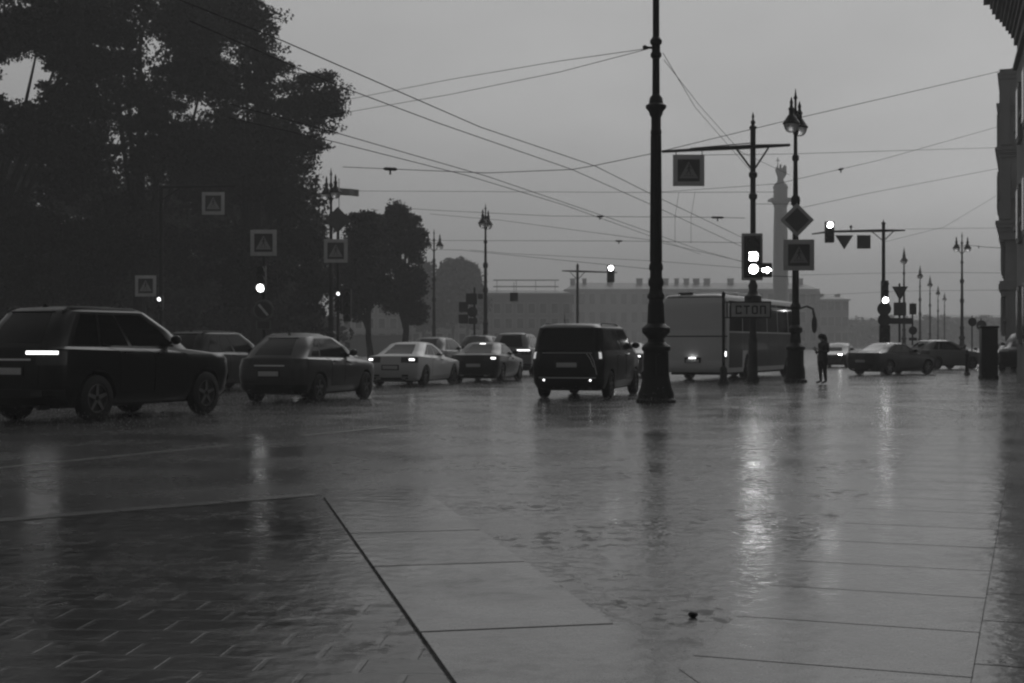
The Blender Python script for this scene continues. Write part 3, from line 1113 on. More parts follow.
# --- right-hand signal mast
D = 68.0
k = D / F
rm = thing('signal_mast', 'mast arm pole on the far right side with lit lamp beside hanging triangle', 'traffic light', at(883.5, D))
m = MB()
m.lathe([(.16, -.02), (.15, .6), (.11, .8), (.09, zy(283, D)), (.08, zy(225, D)), (.1, zy(224, D)), (.1, zy(222.5, D)), (.03, zy(221.5, D)), (.005, zy(219, D))], 12)
m.build('pole', STEEL, rm)
m = MB()
m.tube([((812 - 883.5) * k, 0, zy(234, D)), ((830 - 883.5) * k, 0, zy(231.5, D)), (0, 0, zy(230.5, D)), ((905 - 883.5) * k, 0, zy(230.3, D))], [.035, .055, .075, .04], 8)
for s, x in ((-1, -.6), (1, .5)):
    m.tube([(0, 0, zy(241, D)), (x, 0, zy(231, D))], .025, 5)
m.lathe([(.03, 0), (.03, .12), (.07, .14), (.07, .22), (.02, .26)], 8, ((851 - 883.5) * k, 0, zy(230.5, D)))
m.build('mast_arm', STEEL, rm)
signal(rm, ((828.5 - 883.5) * k, -.1, zy(232.5, D)), h=1.02, w_=.44, lit=(0,), r=.14)
tw = 9 * k
plate_sign(rm, 'triangle_sign', [(-tw + (844 - 883.5) * k, zy(235.3, D)), ((844 - 883.5) * k, zy(249.5, D)), (tw + (844 - 883.5) * k, zy(235.3, D))], -.05, .03, mat('triangle_face', 0.09, 0.5), mat('round_rim', 0.12, 0.5), 0.3)
plate_sign(rm, 'square_sign', rect((863.5 - 883.5) * k, zy(242, D), 13.5 * k, 13.5 * k), -.05, .03, SIGNBACK, SIGNBACK, 0.15)
signal(rm, (0, -.1, zy(292.5, D)), h=1.15, w_=.34, lit=(2,), r=.135)
plate_sign(rm, 'round_sign', circ(0, zy(309, D), 7 * k), -.12, .03, SIGNB, mat('panel_dark', 0.035, 0.5), 0.2)
plate_sign(rm, 'round_sign', circ(0, zy(320, D), 6.5 * k), -.12, .03, SIGNB, mat('panel_dark', 0.035, 0.5), 0.2)
signal(rm, (0, -.1, zy(336, D)), h=1.05, w_=.5, lit=(), r=.17, n=2)

D = 74.0
k = D / F
sp = thing('sign_post', 'sign post with inverted triangle over a square and a long board', 'sign', at(899.5, D))
m = MB()
m.lathe([(.06, -.02), (.055, zy(284, D)), (.01, zy(283, D))], 10)
m.build('pole', STEEL, sp)
plate_sign(sp, 'triangle_sign', [(-8 * k, zy(286.5, D)), (0, zy(301, D)), (8 * k, zy(286.5, D))], -.08, .03, mat('triangle_face', 0.09, 0.5), mat('panel_dark', 0.035, 0.5), 0.3)
plate_sign(sp, 'square_sign', rect(0, zy(309, D), 12.5 * k, 13 * k), -.08, .03, mat('triangle_face', 0.09, 0.5), mat('panel_dark', 0.035, 0.5), 0.15)
plate_sign(sp, 'board', rect(-1 * k, zy(321, D), 28 * k, 6 * k), -.08, .03, SIGNB, mat('panel_dark', 0.035, 0.5), 0.1)
sp = thing('sign_post', 'thin sign post with a small panel above a round sign', 'sign', at(912.5, D + 3))
k = (D + 3) / F
m = MB()
m.lathe([(.05, -.02), (.045, zy(302, D)), (.01, zy(301, D))], 10)
m.build('pole', STEEL, sp)
plate_sign(sp, 'panel', rect(0, zy(309, D + 3), 7 * k, 11 * k), -.08, .03, SIGNB, mat('panel_dark', 0.035, 0.5), 0.15)
plate_sign(sp, 'round_sign', circ(0, zy(330.5, D + 3), 4.2 * k), -.08, .03, SIGNB, mat('panel_dark', 0.035, 0.5), 0.2)
plate_sign(sp, 'plate', rect(0, zy(339, D + 3), 8 * k, 3 * k), -.08, .03, SIGNB, mat('panel_dark', 0.035, 0.5), 0.2)
D = 90.0
k = D / F
sp = thing('sign_post', 'round dark sign on a thin post left of the dark cabinet', 'sign', at(972, D))
m = MB()
m.lathe([(.045, -.02), (.04, zy(316, D)), (.01, zy(315.5, D))], 10)
m.build('pole', STEEL, sp)
plate_sign(sp, 'round_sign', circ(0, zy(322, D), 4.3 * k), -.08, .03, SIGNB, mat('panel_dark', 0.035, 0.5), 0.2)
sp = thing('sign_post', 'pale round sign on a thin post hidden partly by the dark cabinet', 'sign', at(981, D - 3))
m = MB()
m.lathe([(.045, -.02), (.04, zy(319, D - 3)), (.01, zy(318, D - 3))], 10)
m.build('pole', STEEL, sp)
plate_sign(sp, 'round_sign', circ(0, zy(325.5, D - 3), 5.0 * k), -.08, .03, SIGNBACK, SIGNBACK, 0.2)

# dark cabinet and bollard on the right
D = 55.0
k = D / F
cb = thing('street_cabinet', 'tall dark street cabinet standing on the wet pavement beside the right facade', 'cabinet', at(988.5, D), R(-8))
m = MB()
m.box((0, 0, 1.02), (.62, .55, 1.96))
m.build('body', mat('cabinet_paint', 0.02, 0.4, 0, 0.2, 3, spec=0.4), cb, bevel=0.02)
m = MB()
m.box((0, 0, 2.05), (.70, .62, .09))
m.build('lid', HOUS, cb, bevel=0.02)
m = MB()
m.box((0, 0, .06), (.68, .6, .16))
m.build('plinth', HOUS, cb, bevel=0.01)
m = MB()
m.box((0, -.283, 1.05), (.5, .012, 1.6))
dr = m.build('door', mat('cabinet_paint', 0.02, 0.4), cb, bevel=0.004)
m = MB()
m.box((.18, -.296, 1.0), (.03, .02, .14))
m.build('handle', STEEL, dr)
bo = thing('bollard', 'slim dark bollard in front of the oncoming headlights', 'bollard', at(967, 62))
m = MB()
m.lathe([(.13, -.01), (.13, .1), (.085, .16), (.08, .85), (.1, .88), (.1, .95), (.06, 1.0), (.07, 1.08), (.01, 1.15)], 14)
m.build('body', IRON, bo)


# ------------------------------------------------------------------ vehicles
class Body:
    def __init__(s, levels, rr=0.2, rf=0.3, tf=0.10, tr=0.04, bow=0.05):
        s.L = levels
        s.rr, s.rf, s.tf, s.tr, s.bow = rr, rf, tf, tr, bow
        s.yr = min(l['r'] for l in levels)
        s.yf = max(l['f'] for l in levels)

    def ring(s, L, u):
        w_, yr, yf = L['w'], L['r'], L['f']
        cr, cf = min(s.rr, w_ * .8), min(s.rf, w_ * .8)
        if u <= 1:
            x, y = u * (w_ - cr), yr
        elif u <= 2:
            a = -PI / 2 + (u - 1) * PI / 2
            x, y = w_ - cr + cr * math.cos(a), yr + cr + cr * math.sin(a)
        elif u <= 3:
            x, y = w_, yr + cr + (u - 2) * (yf - cf - yr - cr)
        elif u <= 4:
            a = (u - 3) * PI / 2
            x, y = w_ - cf + cf * math.cos(a), yf - cf + cf * math.sin(a)
        else:
            x, y = (5 - u) * (w_ - cf), yf
        q = x / max(w_, 1e-4)
        mid = (yr + yf) / 2
        b = s.bow * q * q
        y += b if y < mid else -b
        f = max(0.0, min(1.0, (y - 0.3) / (s.yf - 0.3)))
        r_ = max(0.0, min(1.0, (y + 0.5) / (s.yr + 0.5)))
        x *= 1 - s.tf * f * f - s.tr * r_ * r_
        zr, zf = L.get('zr', L['z']), L.get('zf', L['z'])
        t = (y - yr) / (yf - yr) if yf > yr else 0
        z = zr + (zf - zr) * t + L.get('c', 0.0) * (1 - q * q)
        return Vector((x, y, z))

    def P(s, u, v):
        i = max(0, min(len(s.L) - 2, int(math.floor(v))))
        f = v - i
        return s.ring(s.L[i], u).lerp(s.ring(s.L[i + 1], u), f)

    def us(s):
        return [i / 5 for i in range(5)] + [1 + i / 5 for i in range(5)] + [2 + i / 14 for i in range(14)] + [3 + i / 5 for i in range(5)] + [4 + i / 5 for i in range(6)]

    def solid(s):
        us = s.us()
        full = [(u, 1) for u in us] + [(u, -1) for u in reversed(us[1:-1])]
        n = len(full)
        vs, fs = [], []
        for L in s.L:
            for u, sg in full:
                p = s.ring(L, u)
                vs.append((p.x * sg, p.y, p.z))
        for k_ in range(len(s.L) - 1):
            for i in range(n):
                j = (i + 1) % n
                fs.append((k_ * n + i, k_ * n + j, (k_ + 1) * n + j, (k_ + 1) * n + i))
        m = MB()
        o = len(vs)
        top = s.L[-1]
        vs.append((0, (top['r'] + top['f']) / 2, top['z'] + top.get('c', 0)))
        bot = s.L[0]
        vs.append((0, (bot['r'] + bot['f']) / 2, bot['z']))
        for i in range(n):
            j = (i + 1) % n
            fs.append(((len(s.L) - 1) * n + i, (len(s.L) - 1) * n + j, o))
            fs.append((j, i, o + 1))
        return m.add(vs, fs)

    def patch(s, u0, u1, v0, v1, off=0.004, nu=8, nv=5, side=1, thick=0.0):
        """a panel lying on the body between (u0,v0) and (u1,v1); u0 < 0 spans the middle"""
        m = MB()
        vs, fs = [], []
        e = 1e-3

        def pt(u, v):
            sg = side
            if u < 0:
                u, sg = -u, -side
            if u > 5:
                u, sg = 10 - u, -side
            q = s.P(u, v)
            ee = e if u + e <= 5 else -e
            du = (s.P(u + ee, v) - q) * (1 if ee > 0 else -1)
            dv = s.P(u, v + e) - q if v + e < len(s.L) - 1 else q - s.P(u, v - e)
            nrm = du.cross(dv)
            if nrm.length < 1e-12:
                nrm = Vector((0, 0, 1))
            nrm.normalize()
            q = q + nrm * off
            return Vector((q.x * sg, q.y, q.z)), Vector((nrm.x * sg, nrm.y, nrm.z))
        for j in range(nv + 1):
            for i in range(nu + 1):
                q, nn_ = pt(u0 + (u1 - u0) * i / nu, v0 + (v1 - v0) * j / nv)
                vs.append(q)
        for j in range(nv):
            for i in range(nu):
                a = j * (nu + 1) + i
                fs.append((a, a + 1, a + nu + 2, a + nu + 1))
        # rim going back into the body so that the panel has an edge
        N = len(vs)
        border = [i for i in range(nu + 1)] + [j * (nu + 1) + nu for j in range(1, nv + 1)] + [nv * (nu + 1) + i for i in range(nu - 1, -1, -1)] + [j * (nu + 1) for j in range(nv - 1, 0, -1)]
        bn = len(border)
        for q, i in enumerate(border):
            jj, ii = divmod(i, nu + 1)
            p, nn_ = pt(u0 + (u1 - u0) * ii / nu, v0 + (v1 - v0) * jj / nv)
            vs.append(p - nn_ * (off + 0.006))
        for q in range(bn):
            r_ = (q + 1) % bn
            fs.append((border[q], N + q, N + r_, border[r_]))
        m.add(vs, fs)
        return m


def lv(z, r, f, w_, **k_):
    d = dict(z=z, r=r, f=f, w=w_)
    d.update(k_)
    return d


KINDS = {
    'sedan': dict(levels=[lv(.20, -2.2, 2.2, .80), lv(.32, -2.30, 2.32, .87), lv(.55, -2.34, 2.36, .905), lv(.75, -2.32, 2.33, .91), lv(.93, -2.27, 2.2, .88, zr=.99, zf=.80),
                          lv(.98, -1.72, 1.05, .80, zr=1.03, zf=.93, c=.02), lv(1.2, -1.33, .62, .72), lv(1.38, -.95, .2, .62), lv(1.43, -.75, .05, .5), lv(1.455, -.4, -.2, .25)],
                  wheel=.325, axles=(-1.38, 1.42), rearglass=(-.88, .88), doors=((2.30, 2.50), (2.51, 2.73)), rr=.22),
    'hatch': dict(levels=[lv(.24, -2.0, 2.0, .80), lv(.36, -2.10, 2.12, .88), lv(.6, -2.15, 2.16, .92), lv(.85, -2.12, 2.13, .925), lv(1.0, -2.05, 2.0, .89, zr=1.04, zf=.92),
                          lv(1.04, -1.98, 1.1, .82, zr=1.08, zf=1.02, c=.02), lv(1.3, -1.75, .7, .75), lv(1.52, -1.42, .2, .65), lv(1.58, -1.25, .05, .53), lv(1.61, -.8, -.3, .28)],
                  wheel=.34, axles=(-1.28, 1.32), rearglass=(-.86, .86), doors=((2.31, 2.52), (2.53, 2.74)), rr=.24),
    'suv': dict(levels=[lv(.30, -2.25, 2.3, .86), lv(.45, -2.43, 2.42, .95), lv(.78, -2.47, 2.46, .985), lv(1.03, -2.45, 2.44, .985), lv(1.20, -2.41, 2.33, .955, zr=1.24, zf=1.12),
                        lv(1.24, -2.37, 1.22, .90, zr=1.28, zf=1.22, c=.02), lv(1.56, -2.2, .78, .83), lv(1.86, -1.95, .25, .73), lv(1.93, -1.8, .08, .6), lv(1.97, -1.3, -.3, .32)],
                wheel=.40, axles=(-1.45, 1.5), rearglass=(-.88, .88), doors=((2.29, 2.51), (2.52, 2.74)), rr=.24),
    'van': dict(levels=[lv(.26, -2.38, 2.3, .86), lv(.42, -2.50, 2.45, .93), lv(.75, -2.53, 2.5, .955), lv(1.0, -2.52, 2.48, .96), lv(1.12, -2.50, 2.3, .945, zr=1.14, zf=1.08),
                        lv(1.16, -2.485, 1.8, .925, zr=1.18, zf=1.2, c=.01), lv(1.5, -2.42, 1.2, .885), lv(1.79, -2.33, .72, .825), lv(1.87, -2.22, .5, .72), lv(1.905, -1.8, 0, .4)],
                wheel=.35, axles=(-1.55, 1.62), rearglass=(-1.0, 1.0), doors=((2.30, 2.55), (2.56, 2.76)), rr=.16),
}


def wheel(parent, c, r, wd, side):
    """tyre (parent mesh) with a spoked rim as its child"""
    m = MB()
    n = 24
    prof = [(r * .62, -wd / 2), (r * .9, -wd / 2), (r * .98, -wd * .4), (r, -wd * .2), (r, wd * .2), (r * .98, wd * .4), (r * .9, wd / 2), (r * .62, wd / 2)]
    vs, fs = [], []
    for rr_, x in prof:
        for i in range(n):
            a = 2 * PI * i / n
            vs.append((c[0] + x, c[1] + rr_ * math.cos(a), c[2] + rr_ * math.sin(a)))
    for k_ in range(len(prof)):
        k2 = (k_ + 1) % len(prof)
        for i in range(n):
            j = (i + 1) % n
            fs.append((k_ * n + i, k_ * n + j, k2 * n + j, k2 * n + i))
    m.add(vs, fs)
    ty = m.build('wheel', TYRE, parent)
    m = MB()
    xo = c[0] + side * (wd / 2 - .03)
    m.disc((xo - side * .05, c[1], c[2]), r * .61, .04, 20, 'x')
    rm_ = m.build('rim', mat('rim_shadow', 0.02, 0.5), ty)
    m = MB()
    for i in range(5):
        a = 2 * PI * i / 5 + .3
        d1 = Vector((0, math.cos(a), math.sin(a)))
        d2 = Vector((0, -math.sin(a), math.cos(a)))
        cc = Vector((xo, c[1], c[2]))
        q = [cc + d1 * r * .1 + d2 * r * .09, cc + d1 * r * .1 - d2 * r * .09, cc + d1 * r * .6 - d2 * r * .06, cc + d1 * r * .6 + d2 * r * .06]
        m.prism([(p_.y, p_.z) for p_ in q], xo - .015, xo + .015, 'x')
    vs, fs = [], []
    for rr_, x in ((r * .55, xo - .03), (r * .62, xo - .03), (r * .62, xo + .015), (r * .57, xo + .02)):
        for i in range(n):
            a = 2 * PI * i / n
            vs.append((x, c[1] + rr_ * math.cos(a), c[2] + rr_ * math.sin(a)))
    for k_ in range(4):
        for i in range(n):
            j = (i + 1) % n
            fs.append((k_ * n + i, k_ * n + j, ((k_ + 1) % 4) * n + j, ((k_ + 1) % 4) * n + i))
    m.add(vs, fs)
    m.build('spokes', RIM, rm_)
    return ty


def cut_arches(me, axles, wr, width):
    cut = MB()
    for y in axles:
        for s in (-1, 1):
            cut.disc((s * (width - .14), y, wr + .01), wr * 1.17, .36, 24, 'x')
    a = bpy.data.objects.new('tmp_body', me)
    c = bpy.data.objects.new('tmp_cut', cut.mesh('tmp'))
    COL.objects.link(a)
    COL.objects.link(c)
    md = a.modifiers.new('b', 'BOOLEAN')
    md.operation = 'DIFFERENCE'
    md.solver = 'EXACT'
    md.object = c
    r = evaluated(a)
    bpy.data.objects.remove(a)
    bpy.data.objects.remove(c)
    r.shade_smooth()
    r.set_sharp_from_angle(angle=R(32))
    return r


def paint(v, gloss=0.28):
    return mat('car_paint_%03d' % int(v * 1000), v, gloss, 0.0, spec=0.22, coat=0.25)


def car(name, label, kind, px, d, theta, pv_, group, tail='off', high=False, head='off', cat='car', scale=1.0, taxi=False, plate=True, ofs=None):
    K = KINDS[kind]
    B = Body(K['levels'], rr=K['rr'])
    t = thing(name, label, cat, at(px, d), -theta, group)
    t.scale = (scale,) * 3
    P_ = paint(pv_)
    W = max(l['w'] for l in K['levels'])
    me = cut_arches(B.solid().mesh('body', smooth=32), K['axles'], K['wheel'], W)
    body = link('body', me, P_, t)
    # lower dark cladding: bumpers front and rear, sills
    B.patch(-1.9, 1.9, 0.05, 1.35 if kind != 'sedan' else .9, .012, 22, 3).build('rear_bumper', TRIM if kind in ('suv', 'hatch') else P_, t)
    B.patch(3.3, 6.7, 0.05, 1.3, .012, 22, 3).build('front_bumper', TRIM if kind == 'suv' else P_, t)
    # glass
    g0, g1 = K['rearglass']
    B.patch(g0, g1, 5.12, 6.92, .004, 14, 5).build('rear_window', GLASS, t)
    B.patch(4.12, 5.88, 5.1, 6.95, .004, 14, 5).build('windscreen', GLASS, t)
    for s in (-1, 1):
        sw = {'van': ((2.03, 2.27), (2.285, 2.54), (2.56, 2.95)), 'sedan': ((2.06, 2.16), (2.18, 2.48), (2.51, 2.9)), 'suv': ((2.04, 2.24), (2.27, 2.52), (2.55, 2.93)), 'hatch': ((2.05, 2.2), (2.23, 2.5), (2.53, 2.92))}[kind]
        for (a, b_) in sw:
            B.patch(a, b_, 5.12, 6.85, .004, 6, 4, s).build('side_window', GLASS, t)
        for (a, b_) in K['doors']:
            dr_ = B.patch(a, b_, 1.1, 4.75, .006, 7, 9, s).build('door', P_, t)
            uh = a + (b_ - a) * .12
            B.patch(uh, uh + .045, 3.72, 3.86, .035, 3, 2, s).build('handle', P_, dr_)
        # wing mirror
        q = B.P(2.93, 5.3)
        m = MB()
        m.ellipsoid((s * (q.x + .13), q.y, q.z + .06), (.11, .07, .085), 10, 8)
        m.tube([(s * (q.x - .02), q.y, q.z), (s * (q.x + .08), q.y, q.z + .03)], .025, 6)
        m.build('wing_mirror', P_, t)
        # tail lamps
        lm = {'van': (.93, 1.75, 2.9, 5.0), 'sedan': (.55, 1.85, 3.1, 3.85), 'suv': (.75, 1.95, 2.75, 3.8), 'hatch': (.75, 1.85, 2.9, 4.0)}[kind]
        tl = B.patch(lm[0], lm[1], lm[2], lm[3], .008, 8, 4, s).build('tail_light', REDLENS, t)
        on = tail in ('on', 'dim', 'left' if s < 0 else 'right')
        if on:
            if kind == 'van':
                B.patch(1.2, 1.48, 3.1, 4.8, .011, 4, 4, s).build('lamp', TAILD, tl)
            elif kind == 'suv':
                B.patch(.45, 1.55, 3.55, 3.8, .012, 10, 2, s).build('lamp', TAIL if tail != 'dim' else TAILD, tl)
            else:
                B.patch(lm[0] + .42, lm[1] - .42, lm[2] + .3, lm[3] - .2, .011, 6, 3, s).build('lamp', TAIL if tail != 'dim' else TAILD, tl)
        hl = B.patch(3.35, 4.35, 2.9, 3.7, .008, 10, 3, s).build('headlight', mat('lamp_glass', 0.25, 0.12, spec=.7), t)
        if head in ('on', 'left' if s < 0 else 'right'):
            B.patch(3.75, 4.15, 3.05, 3.5, .012, 6, 3, s).build('lamp', HEAD, hl)
        # reflectors in the rear bumper; a glow is put into the van's
        B.patch(*((.77, .83, 1.12, 1.24) if kind == 'van' else (.62, .95, 1.05, 1.3)), .02, 4, 2, s).build('reflector', TAIL if kind == 'van' else REDLENS, t)
    if kind == 'sedan':
        B.patch(-.8, .8, 2.25, 4.9, .006, 14, 8).build('boot_lid', P_, t)
        B.patch(-.85, .85, .15, .85, .018, 14, 3).build('diffuser', TRIM, t)
        for s in (-1, 1):
            B.patch(.62, .92, .45, .75, .026, 4, 2, s).build('exhaust_trim', CHROME, t)
    if kind in ('hatch', 'suv'):
        B.patch(-.84, .84, 1.6, 4.85, .006, 14, 8).build('tailgate', P_, t)
        B.patch(-.6, .6, 3.05, 3.2, .014, 10, 2).build('tailgate_strip', CHROME, t)
    if high:
        B.patch(-.28, .28, 7.02, 7.25, .012, 8, 2).build('high_brake_light', TAIL, t)
    if plate:
        y0 = B.P(0, 2.4).y
        m = MB()
        zc_ = B.P(0, 2.35).z + (.02 if kind == 'van' else 0)
        m.box((0, y0 - .02, zc_), (.52, .02, .112))
        m.build('number_plate', PLATE, t, bevel=.004)
        m = MB()
        m.box((0, y0 - .012, zc_), (.60, .014, .17))
        m.build('plate_holder', TRIM, t, bevel=.004)
    B.patch(4.3, 5.7, 1.5, 2.6, .01, 12, 3).build('grille', TRIM, t)
    for y in K['axles']:
        for s in (-1, 1):
            wheel(t, (s * (W - .125), y, K['wheel']), K['wheel'], .21, s)
    if kind in ('suv', 'van'):
        for s in (-1, 1):
            m = MB()
            pts = [(s * (B.ring(B.L[8], 2.1).x + .02), y, 1.9 + (.02 if kind == 'suv' else 0)) for y in (-1.9, -1.8, -1.0, -.2, .1)]
            pts[0] = (pts[0][0], pts[0][1], pts[0][2] - .06)
            pts[-1] = (pts[-1][0], pts[-1][1], pts[-1][2] - .06)
            m.tube(pts, .022, 6)
            m.build('roof_rail', TRIM, t)
    if kind in ('suv', 'hatch'):
        B.patch(-1.0, 1.0, 6.98, 7.5, .02, 12, 2).build('rear_spoiler', P_, t)
    if kind == 'van':
        B.patch(-.85, .85, 4.2, 4.42, .016, 10, 2).build('chrome_strip', CHROME, t)
        B.patch(-.98, .98, 1.32, 1.4, .02, 10, 2).build('bumper_strip', CHROME, t)
        for s in (-1, 1):
            m = MB()
            for (ua, va, ub, vb) in ((.66, 4.0, .9, 2.2), (.78, 4.0, 1.02, 1.6)):
                m.tube([B.P(ua, va) * 1.0 + Vector((0, -.012, 0)), B.P((ua + ub) / 2, (va + vb) / 2) + Vector((0, -.014, 0)), B.P(ub, vb) + Vector((0, -.012, 0))], .010, 6)
            if s < 0:
                m.v = [(-x, y, z) for x, y, z in m.v]
            m.build('rear_crease', CHROME if s > 0 else P_, t)  # highlight painted on the right-hand crease by giving it chrome
        m = MB()
        m.tube([(-.25, -1.7, 1.88), (-.25, -1.78, 2.2)], [.012, .005], 6)
        m.build('aerial', TRIM, t)
        m = MB()
        m.tube([B.P(0, 5.3) + Vector((0, -.02, 0)), B.P(.45, 5.35) + Vector((0, -.03, 0))], .012, 6)
        m.build('rear_wiper', TRIM, t)
    else:
        m = MB()
        m.prism([(-.1, 0), (.06, 0), (-.06, .07)], -.012, .012, 'x')
        z_ = K['levels'][-2]['z']
        m.v = [(x, y + K['levels'][-2]['r'] + .18, z + z_) for x, y, z in m.v]
        m.build('aerial', P_, t)
    for s in ((-1, 1) if kind != 'van' else (1,)):
        m = MB()
        m.tube([(s * .55, B.yr + .05, .27), (s * .55, B.yr + .3, .27)], .04, 8)
        m.build('exhaust', STEEL, t)
    m = MB()
    m.box((0, 0, K['levels'][0]['z'] + .02), (W * 1.5, B.yf - B.yr - .7, .14))
    m.build('underbody', TRIM, t)
    if taxi:
        m = MB()
        m.box((0, -.3, K['levels'][-1]['z'] + .07), (.5, .2, .13))
        m.build('roof_sign', SIGNW, t, bevel=.02)
    return t


GQ = 'cars queued at the crossing'
car('suv', 'huge near black off-roader at the frame edge with glowing tail lamp', 'suv', 112, 26.5, R(25), .005, GQ, tail='right', scale=1.05)
car('hatchback', 'dark grey hatchback in front of the white sedan, driving right', 'hatch', 311, 34.5, R(19), .05, GQ, tail='off', scale=1.0)
car('suv', 'dark car with lit brake lamps half hidden past the big off-roader', 'suv', 222, 41.5, R(24), .012, GQ, tail='dim', high=True, scale=.9)
car('hatchback', 'pale roofed car hidden behind the dark grey hatchback', 'hatch', 306, 45.0, R(20), .12, GQ, tail='on', high=True, scale=1.08)
car('sedan', 'white sedan with both tail lamps lit', 'sedan', 416, 47.5, R(17), .6, GQ, tail='on', scale=1.0)
car('sedan', 'black sedan with wide lit brake bar between white sedan and van', 'sedan', 489, 52, R(13), .015, GQ, tail='right', high=True)
car('hatchback', 'grey wagon roof showing above the white sedan', 'hatch', 440, 64, R(16), .12, GQ, scale=1.05)
car('hatchback', 'distant car with twin lit lamps above the black sedan', 'hatch', 484, 76, R(12), .03, GQ, tail='on', high=True, scale=1.15)
car('suv', 'pale grey off-roader with lit brake lamp left of the black van', 'suv', 519, 62, R(10), .2, GQ, tail='right', high=True, scale=.95)
car('van', 'boxy black van with chrome rear strip beside the ornate post', 'van', 590, 37.3, R(16.5), .006, GQ, tail='on', cat='van', scale=1.0)
car('sedan', 'pale car almost hidden between the black van and the ornate post', 'sedan', 630, 60, R(14), .2, GQ, tail='right')
car('sedan', 'dark sedan crossing on the right behind the standing person', 'sedan', 893, 63.5, R(52), .02, GQ)
car('hatchback', 'light grey hatchback beyond the dark crossing sedan', 'hatch', 943, 77, R(62), .14, GQ)
GO = 'oncoming cars with headlights'
car('sedan', 'oncoming car with bright headlights right of the standing person', 'sedan', 838, 84, R(180 + 24), .05, GO, head='on')
car('sedan', 'oncoming car with headlights just left of the dark cabinet', 'sedan', 992, 86, R(180 + 28), .04, GO, head='on')
car('hatchback', 'oncoming car right of the dark cabinet with pale bonnet', 'hatch', 1016, 80, R(180 + 36), .1, GO, head='off')
car('suv', 'dark car cut by the right frame edge', 'suv', 1026, 70, R(180 + 30), .02, GO, head='off')

# --- the coach
LB = [lv(.32, -5.85, 5.85, 1.2), lv(.5, -5.98, 5.95, 1.25), lv(1.0, -6.0, 6.0, 1.27), lv(1.68, -5.99, 6.0, 1.27), lv(1.75, -5.985, 5.99, 1.27), lv(2.85, -5.93, 5.8, 1.25), lv(3.08, -5.86, 5.6, 1.2), lv(3.2, -5.72, 5.4, 1.1), lv(3.25, -5.3, 5.0, .8)]
B = Body(LB, rr=.14, rf=.4, tf=.03, tr=.0, bow=.06)
th_ = R(25)
bc = at(726, 51.3) + Vector((-1.27 * math.cos(th_), 1.27 * math.sin(th_), 0)) + Vector((math.sin(th_), math.cos(th_), 0)) * 6.0
bus = thing('coach', 'long grey coach seen from behind beyond the lettered stop board', 'bus', bc, -th_)
CP = paint(.72, .4)
link('body', cut_arches(B.solid().mesh('body', smooth=32), (-2.9, 3.4), .5, 1.27), CP, bus)
B.patch(-.98, .98, 4.15, 5.9, .006, 14, 8).build('rear_window', mat('coach_rear_glass', 0.66, 0.3, spec=.5), bus)
B.patch(-1.8, 1.8, 2.95, 3.05, .012, 20, 2).build('rear_seam', TRIM, bus)
B.patch(-1.1, 1.1, 6.1, 6.5, .012, 14, 2).build('roof_seam', TRIM, bus)
B.patch(-1.9, 1.9, .3, 1.5, .03, 22, 4).build('rear_bumper', paint(.8, .4), bus)
B.patch(4.0, 6.0, 3.2, 6.2, .006, 16, 6).build('windscreen', GLASS, bus)
for s in (-1, 1):
    for i in range(6):
        B.patch(2.02 + i * .16, 2.02 + i * .16 + .152, 4.1, 5.6, .006, 4, 4, s).build('side_window', GLASS, bus)
    for i in range(6):
        B.patch(2.02 + i * .16, 2.02 + i * .16 + .156, 2.2 if i in (1, 5) else 1.0, 4.05, .008, 4, 4, s).build('luggage_hatch', paint(.10, .4), bus)
    tl = B.patch(1.05, 1.7, 1.7, 2.3, .012, 5, 4, s).build('tail_light', REDLENS, bus)
    if s > 0:
        B.patch(1.15, 1.6, 1.85, 2.15, .017, 4, 3, s).build('lamp', TAIL, tl)
    B.patch(3.3, 4.3, 1.6, 2.2, .012, 8, 3, s).build('headlight', mat('lamp_glass', 0.25, 0.12), bus)
    m = MB()
    q = Vector((s * 1.15, 5.75, 2.95))
    m.tube([q, q + Vector((s * .25, .45, .12)), q + Vector((s * .5, .55, 0)), q + Vector((s * .58, .5, -.35))], .055, 8)
    m.ellipsoid(q + Vector((s * .58, .5, -.7)), (.13, .1, .4), 10, 8)
    m.build('wing_mirror', HOUS, bus)
    for y in (-2.9, 3.4):
        wheel(bus, (s * 1.12, y, .5), .5, .28, s)
m = MB()
m.box((0, -6.02, .78), (.62, .03, .2))
pl = m.build('plate_recess', TRIM, bus, bevel=.01)
m = MB()
m.box((0, -6.045, .75), (.5, .02, .11))
m.build('number_plate', PLATE, pl)
m = MB()
m.box((0, -6.06, .86), (.26, .05, .045))
m.build('plate_lamp', TAIL, pl)
m = MB()
m.box((0, -1, 3.31), (1.5, 3.2, .16))
m.build('roof_unit', CP, bus, bevel=.05)
m = MB()
m.box((0, 0, .38), (2.0, 11.0, .3))
m.build('underbody', TRIM, bus)
m = MB()
m.box((-.4, -5.55, 3.27), (.5, .3, .08))
m.build('roof_hatch', TRIM, bus, bevel=.02)


# ------------------------------------------------------------------ the standing person
def skin(name, pts, edges, root=0, sub=2):
    me = bpy.data.meshes.new(name)
    me.from_pydata([p[:3] for p in pts], edges, [])
    o = bpy.data.objects.new('tmp', me)
    COL.objects.link(o)
    md = o.modifiers.new('skin', 'SKIN')
    md.use_smooth_shade = True
    for i, p in enumerate(pts):
        r = p[3]
        me.skin_vertices[0].data[i].radius = (r, p[4] if len(p) > 4 else r)
        me.skin_vertices[0].data[i].use_root = (i == root)
    s2 = o.modifiers.new('sub', 'SUBSURF')
    s2.levels = sub
    s2.render_levels = sub
    r = evaluated(o)
    bpy.data.objects.remove(o)
    r.name = name
    r.shade_smooth()
    return r


